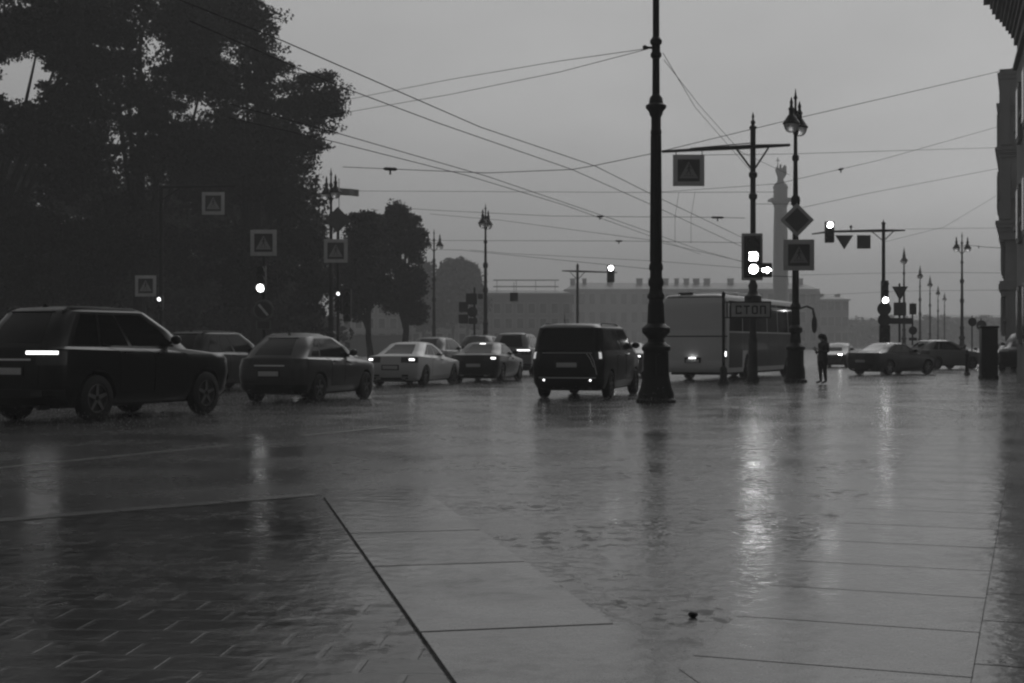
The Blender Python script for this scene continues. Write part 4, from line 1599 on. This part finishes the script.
SKIN = mat('skin', 0.25, 0.5)
TOP = mat('jacket', 0.045, 0.8, 0, 0.2, 8)
TROU = mat('trousers', 0.018, 0.8, 0, 0.2, 8)
HAIR = mat('hair', 0.012, 0.5)
SHOE = mat('shoe', 0.015, 0.5)
pt_ = at(823, 48.2)
pe = thing('person', 'person with long dark hair standing at the kerb facing left, head bowed', 'person', pt_, R(-68))
pe.scale = (1.22, 1.22, 1.0)
# local: front = -Y (turned to face the left of the picture by the root's rotation)
pts = [(0, 0, .93, .14, .11), (0, .01, 1.08, .12, .095), (0, .02, 1.25, .16, .12), (0, .025, 1.38, .165, .10), (0, .01, 1.47, .055), (0, -.03, 1.53, .052), (0, -.055, 1.60, .085, .095), (0, -.055, 1.67, .07, .08),
       # right arm bent forward
       (.17, .02, 1.38, .06), (.22, .03, 1.12, .045), (.15, -.12, 1.10, .038), (.05, -.19, 1.20, .027),
       (-.17, .02, 1.38, .06), (-.22, .04, 1.12, .045), (-.16, -.11, 1.06, .038), (-.06, -.19, 1.15, .027),
       # legs
       (.09, 0, .86, .095, .1), (.095, -.01, .50, .062), (.10, .03, .10, .042), (.11, -.13, .035, .035, .03),
       (-.09, 0, .86, .095, .1), (-.09, -.03, .50, .062), (-.10, .0, .10, .042), (-.11, -.16, .035, .035, .03)]
edges = [(0, 1), (1, 2), (2, 3), (3, 4), (4, 5), (5, 6), (6, 7), (3, 8), (8, 9), (9, 10), (10, 11), (3, 12), (12, 13), (13, 14), (14, 15), (0, 16), (16, 17), (17, 18), (18, 19), (0, 20), (20, 21), (21, 22), (22, 23)]
# hands: palm and five fingers rooted in it
for (wi, s) in ((11, 1), (15, -1)):
    wx, wy, wz = pts[wi][:3]
    i0 = len(pts)
    pts.append((wx - s * .02, wy - .05, wz + .03, .027, .018))
    edges.append((wi, i0))
    for q in range(4):
        i1 = len(pts)
        ox = (q - 1.5) * .019
        ln = (.030, .036, .033, .026)[q]
        pts.append((wx - s * .02 + ox, wy - .095, wz + .05, .0095))
        pts.append((wx - s * .025 + ox, wy - .095 - ln * .7, wz + .07, .0085))
        pts.append((wx - s * .03 + ox, wy - .09 - ln * .8, wz + .095, .0075))
        edges += [(i0, i1), (i1, i1 + 1), (i1 + 1, i1 + 2)]
    i1 = len(pts)
    pts.append((wx - s * .05, wy - .05, wz + .055, .011))
    pts.append((wx - s * .055, wy - .075, wz + .085, .009))
    edges += [(i0, i1), (i1, i1 + 1)]
bme = skin('body', pts, edges)
# one continuous body: jacket, trousers, shoes and skin by region
for mm in (SKIN, TOP, TROU, SHOE):
    bme.materials.append(mm)
for p_ in bme.polygons:
    c = p_.center
    if c.z < .085:
        p_.material_index = 3
    elif c.z < .90:
        p_.material_index = 2
    elif c.z < 1.46 and not (c.y < -.195 and c.z > 1.1):
        p_.material_index = 1
    else:
        p_.material_index = 0
body = link('body', bme, None, pe)
h = MB()
h.ellipsoid((0, -.035, 1.645), (.102, .112, .112), 16, 10)
h.ellipsoid((0, .06, 1.52), (.095, .06, .18), 14, 8)
h.ellipsoid((0, .085, 1.38), (.085, .045, .16), 14, 8)
h.build('hair', HAIR, pe)
f_ = MB()
f_.ellipsoid((0, -.153, 1.60), (.014, .02, .022), 8, 6)
f_.build('nose', SKIN, pe)
f_ = MB()
for s in (-1, 1):
    f_.ellipsoid((s * .032, -.146, 1.622), (.012, .007, .007), 8, 6)
f_.build('eyes', HAIR, pe)
f_ = MB()
f_.ellipsoid((0, -.146, 1.56), (.024, .006, .006), 8, 6)
f_.build('mouth', mat('lips', 0.14, 0.5), pe)
f_ = MB()
f_.lathe([(.150, .80), (.155, .84), (.15, 1.0), (.14, 1.1)], 18)
f_.v = [(x, y * .82, z) for x, y, z in f_.v]
f_.build('jacket_hem', TOP, pe)


# ------------------------------------------------------------------ buildings
def building(name, label, x0, x1, y0, depth, H, wall_v, rows, cols, wz0, wh, ww, group=None, roof_h=2.2, chimneys=(), rz=0.0, cat='building', floor_gap=None, pil=0):
    t = thing(name, label, cat, ((x0 + x1) / 2, y0, 0), rz)
    W = x1 - x0
    wm = mat('stucco_%02d' % int(wall_v * 100), wall_v, 0.8, 0, 0.12, .15)
    m = MB()
    m.box((0, depth / 2, H / 2), (W, depth, H))
    m.build('wall', wm, t)
    m = MB()
    m.box((0, depth / 2 - .2, H + .25), (W + .9, depth + .9, .5))
    m.box((0, depth / 2 - .1, H * .36), (W + .3, depth + .3, .35))
    m.build('cornice', mat('stucco_trim', min(.5, wall_v * 1.15), 0.8), t)
    m = MB()
    zr_ = H + .5
    m.add([(-W / 2, 0, zr_), (W / 2, 0, zr_), (W / 2, depth, zr_), (-W / 2, depth, zr_), (-W / 2 + 3, depth * .4, zr_ + roof_h), (W / 2 - 3, depth * .4, zr_ + roof_h), (W / 2 - 3, depth * .6, zr_ + roof_h), (-W / 2 + 3, depth * .6, zr_ + roof_h)],
          [(3, 2, 1, 0), (4, 5, 6, 7), (0, 1, 5, 4), (1, 2, 6, 5), (2, 3, 7, 6), (3, 0, 4, 7)])
    rf = m.build('roof', mat('sheet_roof', 0.12, 0.5, 0, 0.2, .3), t)
    for (cx, cw, ch) in chimneys:
        m = MB()
        m.box((cx, depth * .3, zr_ + ch / 2 + .4), (cw, 1.4, ch + .8))
        m.box((cx, depth * .3, zr_ + ch + .9), (cw + .3, 1.7, .25))
        m.build('chimney', mat('chimney_brick', 0.16, 0.8), rf)
    fr = MB()
    fr.box((0, -.10, wh / 2), (ww + .5, .2, wh + .5))
    gl = MB()
    gl.box((0, -.215, wh / 2), (ww, .03, wh))
    frm = fr.mesh('window')
    frm.materials.append(mat('stucco_trim', 0.3, 0.8))
    glm = gl.mesh('pane')
    glm.materials.append(mat('dark_pane', 0.02, 0.15))
    for r_ in range(rows):
        for c_ in range(cols):
            x = -W / 2 + W * (c_ + .5) / cols
            z = wz0 + r_ * (floor_gap or (H - wz0) / rows)
            o = link('window', frm, None, t, (x, 0, z))
            link('pane', glm, None, o)
    for i in range(pil):
        x = -W / 2 + W * i / (pil - 1)
        m = MB()
        m.box((x, -.22, H * .68), (1.1, .44, H * .62))
        m.build('pilaster', wm, t)
    return t


D = 430.0
k = D / F
building('long_palace', 'long pale palace facade with chimneys behind the victory column', (566 - 512) * k, (818 - 512) * k, D, 30, 17.8, .28, 3, 24, 2.4, 3.2, 1.7, floor_gap=5.6, roof_h=2.4,
         chimneys=[(((x - 692) * k), w_ * k, 2.6) for x, w_ in ((574, 5), (586, 4), (612, 6), (642, 6), (654, 6), (668, 7), (680, 4), (690, 5), (700, 6), (711, 6), (735, 6), (757, 4), (790, 8), (806, 5))], pil=13)
building('corner_palace', 'corner wing of the palace stepping down to the right', (819 - 512) * k, (847 - 512) * k, D - 2, 36, 14.6, .26, 3, 4, 2.2, 2.6, 1.6, floor_gap=4.8, roof_h=1.6,
         chimneys=[(-2.5, 1.6, 1.0), (2.6, 1.4, .8)], rz=R(-4))
D = 300.0
k = D / F
b_ = building('scaffolded_building', 'low hazy building with a lattice frame along its roof', (330 - 512) * k, (572 - 512) * k, D, 26, 11.8, .22, 3, 21, 1.6, 2.0, 1.3, floor_gap=3.2, roof_h=1.0)
m = MB()
for i in range(4):
    x = 9.8 + i * 4.2
    m.tube([(x, 3, 12.2), (x, 3, 15.2)], .07, 5)
for z in (12.6, 14.0):
    m.tube([(9.0, 3, z + 1.2), (23.2, 3, z + 1.2)], .12, 5)
m.build('roof_lattice', STEEL, b_)
D = 560.0
k = D / F
building('far_block', 'faint low block closing the far end of the avenue', (838 - 512) * k, (930 - 512) * k, D, 30, 10.6, .2, 2, 16, 2.0, 2.4, 1.6, roof_h=1.2)
building('far_block', 'faint block beyond the lamp row next to the dark facade', (931 - 512) * k, (1040 - 512) * k, D + 12, 30, 11.8, .18, 2, 18, 2.0, 2.4, 1.6, roof_h=1.2)
bl = []
rg = random.Random(9)
for i in range(34):
    px = 838 + i * 5.4
    p = at(px, rg.uniform(470, 520))
    hh = rg.uniform(8.5, 12.5)
    bl.append((p.x, p.y, hh * .5, 3.2, 3.2, hh * .52))
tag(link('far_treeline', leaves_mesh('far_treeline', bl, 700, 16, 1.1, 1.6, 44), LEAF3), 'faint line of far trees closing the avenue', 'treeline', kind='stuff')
for i, (px, d, blobs, lab) in enumerate((
        (452, 255, [(450, 285, 13, 26), (456, 270, 9, 12), (447, 305, 14, 22)], 'hazy far tree nearest the half-hidden lamp post'),
        (468, 262, [(470, 284, 12, 22), (467, 274, 8, 14), (474, 305, 13, 22)], 'hazy spiky far tree behind the dark panels'),
        (424, 240, [(424, 290, 14, 28), (430, 310, 14, 24), (418, 300, 12, 30)], 'hazy far tree showing past the round leafy tree'))):
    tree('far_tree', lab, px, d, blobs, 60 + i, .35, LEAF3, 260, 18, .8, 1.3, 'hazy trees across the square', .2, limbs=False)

# the white garden wall seen between the trunks
pw = at(345, 160)
pw2 = at(412, 160)
wl = thing('garden_wall', 'pale low wall glimpsed between the tree trunks', 'wall', ((pw.x + pw2.x) / 2, 160, 0))
m = MB()
Wg = pw2.x - pw.x
m.box((0, 0, 1.15), (Wg, .4, 2.3))
m.build('wall', mat('stucco_35', .35, .8, 0, .12, .3), wl)
m = MB()
m.box((0, 0, 2.36), (Wg + .1, .52, .12))
m.build('coping', mat('stucco_trim', .3, .8), wl)

# victory column
D = 350.0
vc = thing('victory_column', 'tall stone column with a winged figure and cross above the rooftops', 'monument', at(780.5, D))
STONE = mat('column_granite', 0.20, 0.6, 0, 0.15, .2)
m = MB()
m.box((0, 0, .4), (14, 14, .8))
m.box((0, 0, 1.2), (11, 11, .8))
m.box((0, 0, 4.8), (7.2, 7.2, 6.4))
m.box((0, 0, 8.3), (8.2, 8.2, .7))
m.box((0, 0, 9.3), (6.4, 6.4, 1.4))
m.build('pedestal', STONE, vc, bevel=.05)
m = MB()
m.lathe([(2.6, 10), (2.6, 10.8), (2.0, 11.3), (1.86, 12), (1.85, 20), (1.72, 30), (1.58, 35.6), (1.75, 35.8), (1.75, 36.1)], 28)
m.build('shaft', STONE, vc)
m = MB()
m.lathe([(1.7, 36.0), (2.0, 36.6), (2.6, 37.1)], 20)
m.box((0, 0, 37.4), (5.4, 5.4, .6))
m.lathe([(1.75, 37.6), (1.75, 40.2), (1.95, 40.3), (1.9, 40.6), (1.5, 41.3), (.9, 41.9), (.9, 42.2)], 20)
m.build('capital', STONE, vc)
m = MB()
m.lathe([(.75, 42.1), (.8, 43.0), (.55, 44.1), (.62, 44.9), (.5, 45.3), (.22, 45.5), (.3, 45.8), (.3, 46.1), (.12, 46.35)], 14)
m.prism([(-.2, 43.2), (-.9, 43.6), (-1.25, 44.9), (-.95, 45.7), (-.35, 45.1)], .2, .5, 'y')
m.prism([(.2, 43.2), (1.0, 42.8), (1.6, 43.9), (1.5, 45.9), (1.0, 46.2), (.4, 45.2)], .2, .5, 'y')
m.tube([(-.4, -.2, 44.9), (-.8, -.3, 45.5), (-.8, -.3, 46.0)], .16, 8)
st_ = m.build('winged_figure', STONE, vc)
m = MB()
m.box((-.75, -.35, 45.5), (.18, .18, 5.0))
m.box((-.75, -.35, 47.2), (1.1, .16, .18))
m.build('cross', STONE, st_)


# right-hand buildings, seen along their fronts
def facade_profile(t, name, pts, y0, y1, m_):
    mb = MB()
    mb.prism(pts, y0, y1, 'y')
    return mb.build(name, m_, t, bevel=.03)


DARKS = mat('dark_sandstone', 0.42, 0.8, 0, 0.25, .8, .4, 6)
X0 = at(1003, 76).x
rb = thing('corner_building', 'dark stone building with stepped cornices at the right edge', 'building', (X0, 76, 0), R(-20.2))
kx = 76 / F


def zz(y):
    return zy(y, 76)


m = MB()
m.prism([(2 * kx, 0), (2 * kx, zz(240)), (14, zz(240)), (14, 0)], 0, 30, 'y')
m.prism([(-3.5 * kx, zz(240)), (-3.5 * kx, zz(74)), (14, zz(74)), (14, zz(240))], -.25, 30, 'y')
m.build('wall', DARKS, rb)
TRIMS = mat('dark_stone_trim', .36, .8)
for (ya, yb, pr) in ((70, 73.5, 3.2), (73.5, 76, 5.2), (76, 80, 4.4), (104, 107, 6.2), (107, 112, 4.8), (148, 151, 7.5), (151, 154, 6.4), (154, 158, 4.8), (196, 199, 5.2), (221, 224, 7.2), (224, 228, 6.2), (228, 232, 4.6), (232, 240, 3.9),
                     (281, 284, 3.2), (284, 290, 4.2), (290, 296, 2.0), (318, 321, 0.8)):
    m = MB()
    za_, zb_ = zz(yb), zz(ya)
    p_ = pr * kx
    m.box(((14 - p_) / 2, (30 - p_ - .1) / 2, (za_ + zb_) / 2), (14 + p_, 30 + p_ + .1, zb_ - za_ - .004))
    m.build('cornice', TRIMS, rb)
for c_ in range(4):
    m = MB()
    m.box((.15 + c_ * 2.6, -.36, (zz(146) + zz(82)) / 2), (.5, .22, zz(82) - zz(146)))
    m.build('pilaster', TRIMS, rb)
    m = MB()
    m.box((.15 + c_ * 2.6, -.36, (zz(220) + zz(160)) / 2), (.5, .22, zz(160) - zz(220)))
    m.build('pilaster', TRIMS, rb)
    m = MB()
    m.box((.5 + c_ * 2.6, -.12, zz(280) / 2), (.55, .24, zz(297) - .02))
    m.build('pilaster', TRIMS, rb)
for r_ in range(4):
    z0 = 2.0 + r_ * 3.4
    for c_ in range(7):
        m = MB()
        m.box((-.06 if r_ < 2 else -.26, 2.5 + c_ * 4.0, z0 + 1.0), (.14, 1.7, 2.3))
        wf = m.build('window', mat('dark_stone_trim', .12, .8), rb)
        m = MB()
        m.box((-.14 if r_ < 2 else -.34, 2.5 + c_ * 4.0, z0 + 1.0), (.03, 1.2, 1.9))
        m.build('pane', mat('dark_pane', .02, .15), wf)
for c_ in range(3):
    for r_ in range(4):
        m = MB()
        m.box((1.45 + c_ * 2.6, -.04 if r_ < 1 else -.28, (2.4, 7.9, 10.0, 13.2)[r_]), (1.3, .16, (2.2, 1.5, 1.7, 1.5)[r_]))
        wf = m.build('window', mat('dark_stone_trim', .12, .8), rb)
        m = MB()
        m.box((1.45 + c_ * 2.6, -.135 if r_ < 1 else -.375, (2.4, 7.9, 10.0, 13.2)[r_]), (.95, .03, (1.8, 1.2, 1.4, 1.2)[r_]))
        m.build('pane', mat('dark_pane', .02, .15), wf)
# nearer house with the overhanging cornice
X1 = at(1017, 52).x
nb = thing('near_building', 'nearest dark building whose cornice hangs in from the top right corner', 'building', (X1, 52, 0), R(-17))
kx = 52 / F


def z5(y):
    return zy(y, 52)


NST = mat('near_stone', .2, .8, 0, .25, .8, .4, 6)
m = MB()
m.box((6, -10, z5(-60) / 2), (12, 20, z5(-60)))
m.build('wall', NST, nb)
for (ya, yb, pr) in ((-16, -9, 29), (-9, -4, 31), (-4, 2, 25), (2, 8, 23), (8, 14, 20), (14, 18, 16), (18, 23, 13.5), (23, 28, 10.5), (28, 32, 8), (32, 37, 5.5), (37, 45, 3), (61, 66, 2.5), (66, 70, 4), (130, 134, 3.5), (134, 140, 2), (228, 232, 3.5), (232, 238, 2)):
    m = MB()
    za_, zb_ = z5(yb), z5(ya)
    p_ = pr * kx
    m.box(((12 - p_) / 2, -10 + p_ / 2, (za_ + zb_) / 2), (12 + p_, 20 + p_, zb_ - za_ - .004))
    m.build('cornice', NST, nb)
for r_ in range(3):
    for c_ in range(5):
        m = MB()
        m.box((-.06, -18.0 + c_ * 3.8, 2.4 + r_ * 3.55), (.14, 1.5, 2.0))
        wf = m.build('window', mat('dark_stone_trim', .12, .8), nb)
        m = MB()
        m.box((-.14, -18.0 + c_ * 3.8, 2.4 + r_ * 3.55), (.03, 1.1, 1.7))
        m.build('pane', mat('dark_pane', .02, .15), wf)

# ------------------------------------------------------------------ overhead wires
WIRE = mat('wire_rubber', 0.012, 0.8, spec=0.1)
GW = 'overhead wires above the crossing'


def wire(label, pts, r=0.012, sag=0.0, ins=()):
    """pts: (column, row, distance) along the wire; ins: fractions where an insulator sits"""
    P_ = [at(px, d, py) for px, py, d in pts]
    o0 = P_[0].copy()
    dens = []
    for i in range(len(P_) - 1):
        n = 6
        for j in range(n):
            f = j / n
            q = P_[i].lerp(P_[i + 1], f)
            q.z -= sag * 4 * f * (1 - f)
            dens.append(q - o0)
    dens.append(P_[-1] - o0)
    t = thing('overhead_wire', label, 'wire', o0, 0, GW)
    m = MB()
    m.tube(dens, r * 0.62, 5)
    m.build('cable', WIRE, t)
    for f in ins:
        i = min(len(dens) - 2, int(f * (len(dens) - 1)))
        g_ = f * (len(dens) - 1) - i
        c = dens[i].lerp(dens[i + 1], g_)
        dr_ = (dens[i + 1] - dens[i]).normalized()
        m = MB()
        m.tube([c - dr_ * .28, c - dr_ * .2, c + dr_ * .2, c + dr_ * .28], [.02, .05, .05, .02], 7)
        m.tube([c, c + Vector((0, 0, -.16))], .03, 5)
        m.build('insulator', TRIM, t)
    return t


wire('upper of the two trolley wires falling from the tall lime toward the ornate post', [(170, -4, 19), (283, 41, 22.5), (408, 95.6, 26.5), (480, 127, 30.5), (595, 166, 37), (653, 195, 43), (760, 246, 62)], .016)
wire('lower of the two trolley wires falling from the tall lime toward the ornate post', [(190, 21, 20), (339, 86, 26), (438, 123, 30), (572, 169.5, 38), (653, 205.5, 47), (760, 255, 70)], .016)
wire('upper wire of the pair leaving the lime crown at lantern height', [(230, 104, 27), (335, 132.5, 31.5), (486, 176, 40), (614, 219.5, 54), (700, 250, 72), (750, 264, 90)], .017)
wire('lower wire of the pair leaving the lime crown at lantern height', [(230, 118, 28.5), (333, 141.5, 33), (467, 175.5, 40), (564, 205, 49), (650, 236, 64), (700, 254, 84)], .017)
wire('span wire rising right from the lime past the ornate post to the near cornice', [(343, 167, 42), (486, 173, 38.5), (572, 169.5, 37.5), (595, 165.5, 37), (650, 154, 38), (777, 123, 42), (809, 115.5, 43), (1014, 68, 52)], .016, ins=(.05,))
wire('topmost stay from the tree to the insulator on the ornate post', [(330, 103, 52), (450, 79.5, 43), (560, 61, 37), (648, 48.5, 33)], .014)
wire('second stay from the tree drooping to the insulator on the ornate post', [(315, 118, 52), (337, 114, 50), (450, 94.5, 42), (560, 72, 36), (648, 49, 33)], .014)
wire('left one of two stays falling right from the ornate post behind the mast sign', [(663, 53, 33), (695, 107, 40), (735, 153, 48), (752, 172, 52)], .012)
wire('right one of two stays falling right from the ornate post behind the mast sign', [(664, 60, 33), (700, 106, 40), (741, 152, 48), (790, 175, 56)], .012)
wire('level span wire just below the banner height', [(354, 191, 72), (560, 192, 66), (655, 192.5, 62), (775, 192, 60)], .016)
wire('level span wire from the round tree past the far lantern', [(400, 208, 84), (430, 210, 82), (551, 216, 70), (655, 217, 62), (690, 217, 60), (745, 218, 60)], .018, ins=(.5, .9))
wire('level span wire crossing behind the far lantern post', [(420, 240.5, 92), (442, 240.5, 90), (623, 241, 78), (760, 243, 76)], .020, ins=(.66,))
wire('wire sinking right from the far lantern to the ornate post', [(430, 214, 90), (499, 220, 84), (650, 240, 76), (745, 262, 74)], .018)
wire('bracket wire leaving the half-hidden lamp post low over the cars', [(436, 249.5, 111), (460, 250, 108), (560, 260, 98), (655, 269.5, 90)], .024)
wire('thin wire low across the far facade left of the ornate post', [(470, 250, 105), (509, 253.5, 100), (655, 261, 92), (745, 268, 90)], .020)
wire('level wire from the mast arm to the stepped cornice', [(700, 155, 49), (790, 154, 58), (1000, 147.5, 78)], .016)
wire('long wire from the lantern post rising to the stepped building', [(774, 184.5, 56), (802, 178, 58), (850, 167, 62), (880, 160, 65), (997, 127, 78)], .016, ins=(.45,))
wire('sloping wire rising right under the long wire to the stepped building', [(800, 208, 60), (870, 193, 66), (998, 168.5, 78)], .016)
wire('short bracket wire between mast pole and lantern post', [(755, 204, 50), (780, 204, 50), (796, 204, 50)], .014)
wire('fine wire from the ornate post to the winged figure height', [(660, 192, 60), (720, 188, 58), (774, 184, 56)], .014)
wire('wire going right from the mast arm of the far signal to the cornice', [(905, 229, 76), (998, 228, 82)], .014)
wire('faint wire climbing right toward the stepped cornice', [(884, 242, 68), (944, 227, 73), (996, 196, 78)], .012)
wire('bracket wire between the open lantern post and the dark facade', [(966, 245, 112), (985, 247, 96), (1003, 248, 82)], .03, ins=(.35,))
wire('tram wire level across the receding lamps', [(800, 275, 120), (901, 272.6, 135), (952, 272.5, 125), (1003, 273, 110)], .024)
wire('lower tram wire level across the receding lamps', [(800, 296, 150), (904, 291, 150), (1003, 290, 130)], .024)
wire('dark bracket wire right of the two crossing signs', [(753, 275, 50), (796, 277, 50)], .02)

# feeder hangers dropping under the mast sign
for i, (px, lab) in enumerate(((679, 'left drop wire hanging below the mast sign'), (695, 'right drop wire hanging below the mast sign'))):
    wire(lab, [(px, 192, 60), (px - 4, 217, 60), (px - 4, 243, 61)], .012)

# ------------------------------------------------------------------ splashing rain low over the road
rg = np.random.default_rng(77)
N = 120000
dd = np.sqrt(rg.random(N) * (78.0 ** 2 - 22.0 ** 2) + 22.0 ** 2)
xx = (rg.random(N) - .5) * 0.86 * dd
hh = np.minimum(rg.exponential(0.06, N), 0.35)
ln = 0.015 + 0.045 * rg.random(N)
wdt = 0.0012 + 0.0018 * rg.random(N)
an = rg.random(N) * PI
C = np.stack([xx, dd, hh + .025], axis=1)
dx = np.stack([np.cos(an) * wdt, np.sin(an) * wdt, np.zeros(N)], axis=1)
dy = np.stack([-np.sin(an) * wdt, np.cos(an) * wdt, np.zeros(N)], axis=1)
up = np.stack([(rg.random(N) - .5) * .3, (rg.random(N) - .5) * .3, np.ones(N)], axis=1) * ln[:, None]
V = np.stack([C + up * .5, C + dx, C - dx * .5 + dy, C - dx * .5 - dy, C - up * .3], axis=1).reshape(-1, 3)
T = np.array([[0, 1, 2], [0, 2, 3], [0, 3, 1], [4, 2, 1], [4, 3, 2], [4, 1, 3]])
FI = (np.arange(N)[:, None, None] * 5 + T[None]).reshape(-1)
me = bpy.data.meshes.new('rain_splash')
me.vertices.add(N * 5)
me.vertices.foreach_set('co', V.astype(np.float32).ravel())
me.loops.add(len(FI))
me.loops.foreach_set('vertex_index', FI.astype(np.int32))
me.polygons.add(N * 6)
me.polygons.foreach_set('loop_start', np.arange(0, len(FI), 3, dtype=np.int32))
me.update(calc_edges=True)
wm = bpy.data.materials.new('splash_water')
wm.use_nodes = True
t_ = wm.node_tree
t_.nodes.remove(t_.nodes['Principled BSDF'])
d1 = t_.nodes.new('ShaderNodeBsdfDiffuse')
d1.inputs['Color'].default_value = (.7, .7, .7, 1)
d2 = t_.nodes.new('ShaderNodeBsdfTranslucent')
d2.inputs['Color'].default_value = (.8, .8, .8, 1)
ms = t_.nodes.new('ShaderNodeMixShader')
ms.inputs[0].default_value = .6
t_.links.new(d1.outputs[0], ms.inputs[1])
t_.links.new(d2.outputs[0], ms.inputs[2])
t_.links.new(ms.outputs[0], t_.nodes['Material Output'].inputs['Surface'])
tag(link('rain_splash', me, wm), 'fine splashing rain drops just above the wet road', 'rain', kind='stuff')
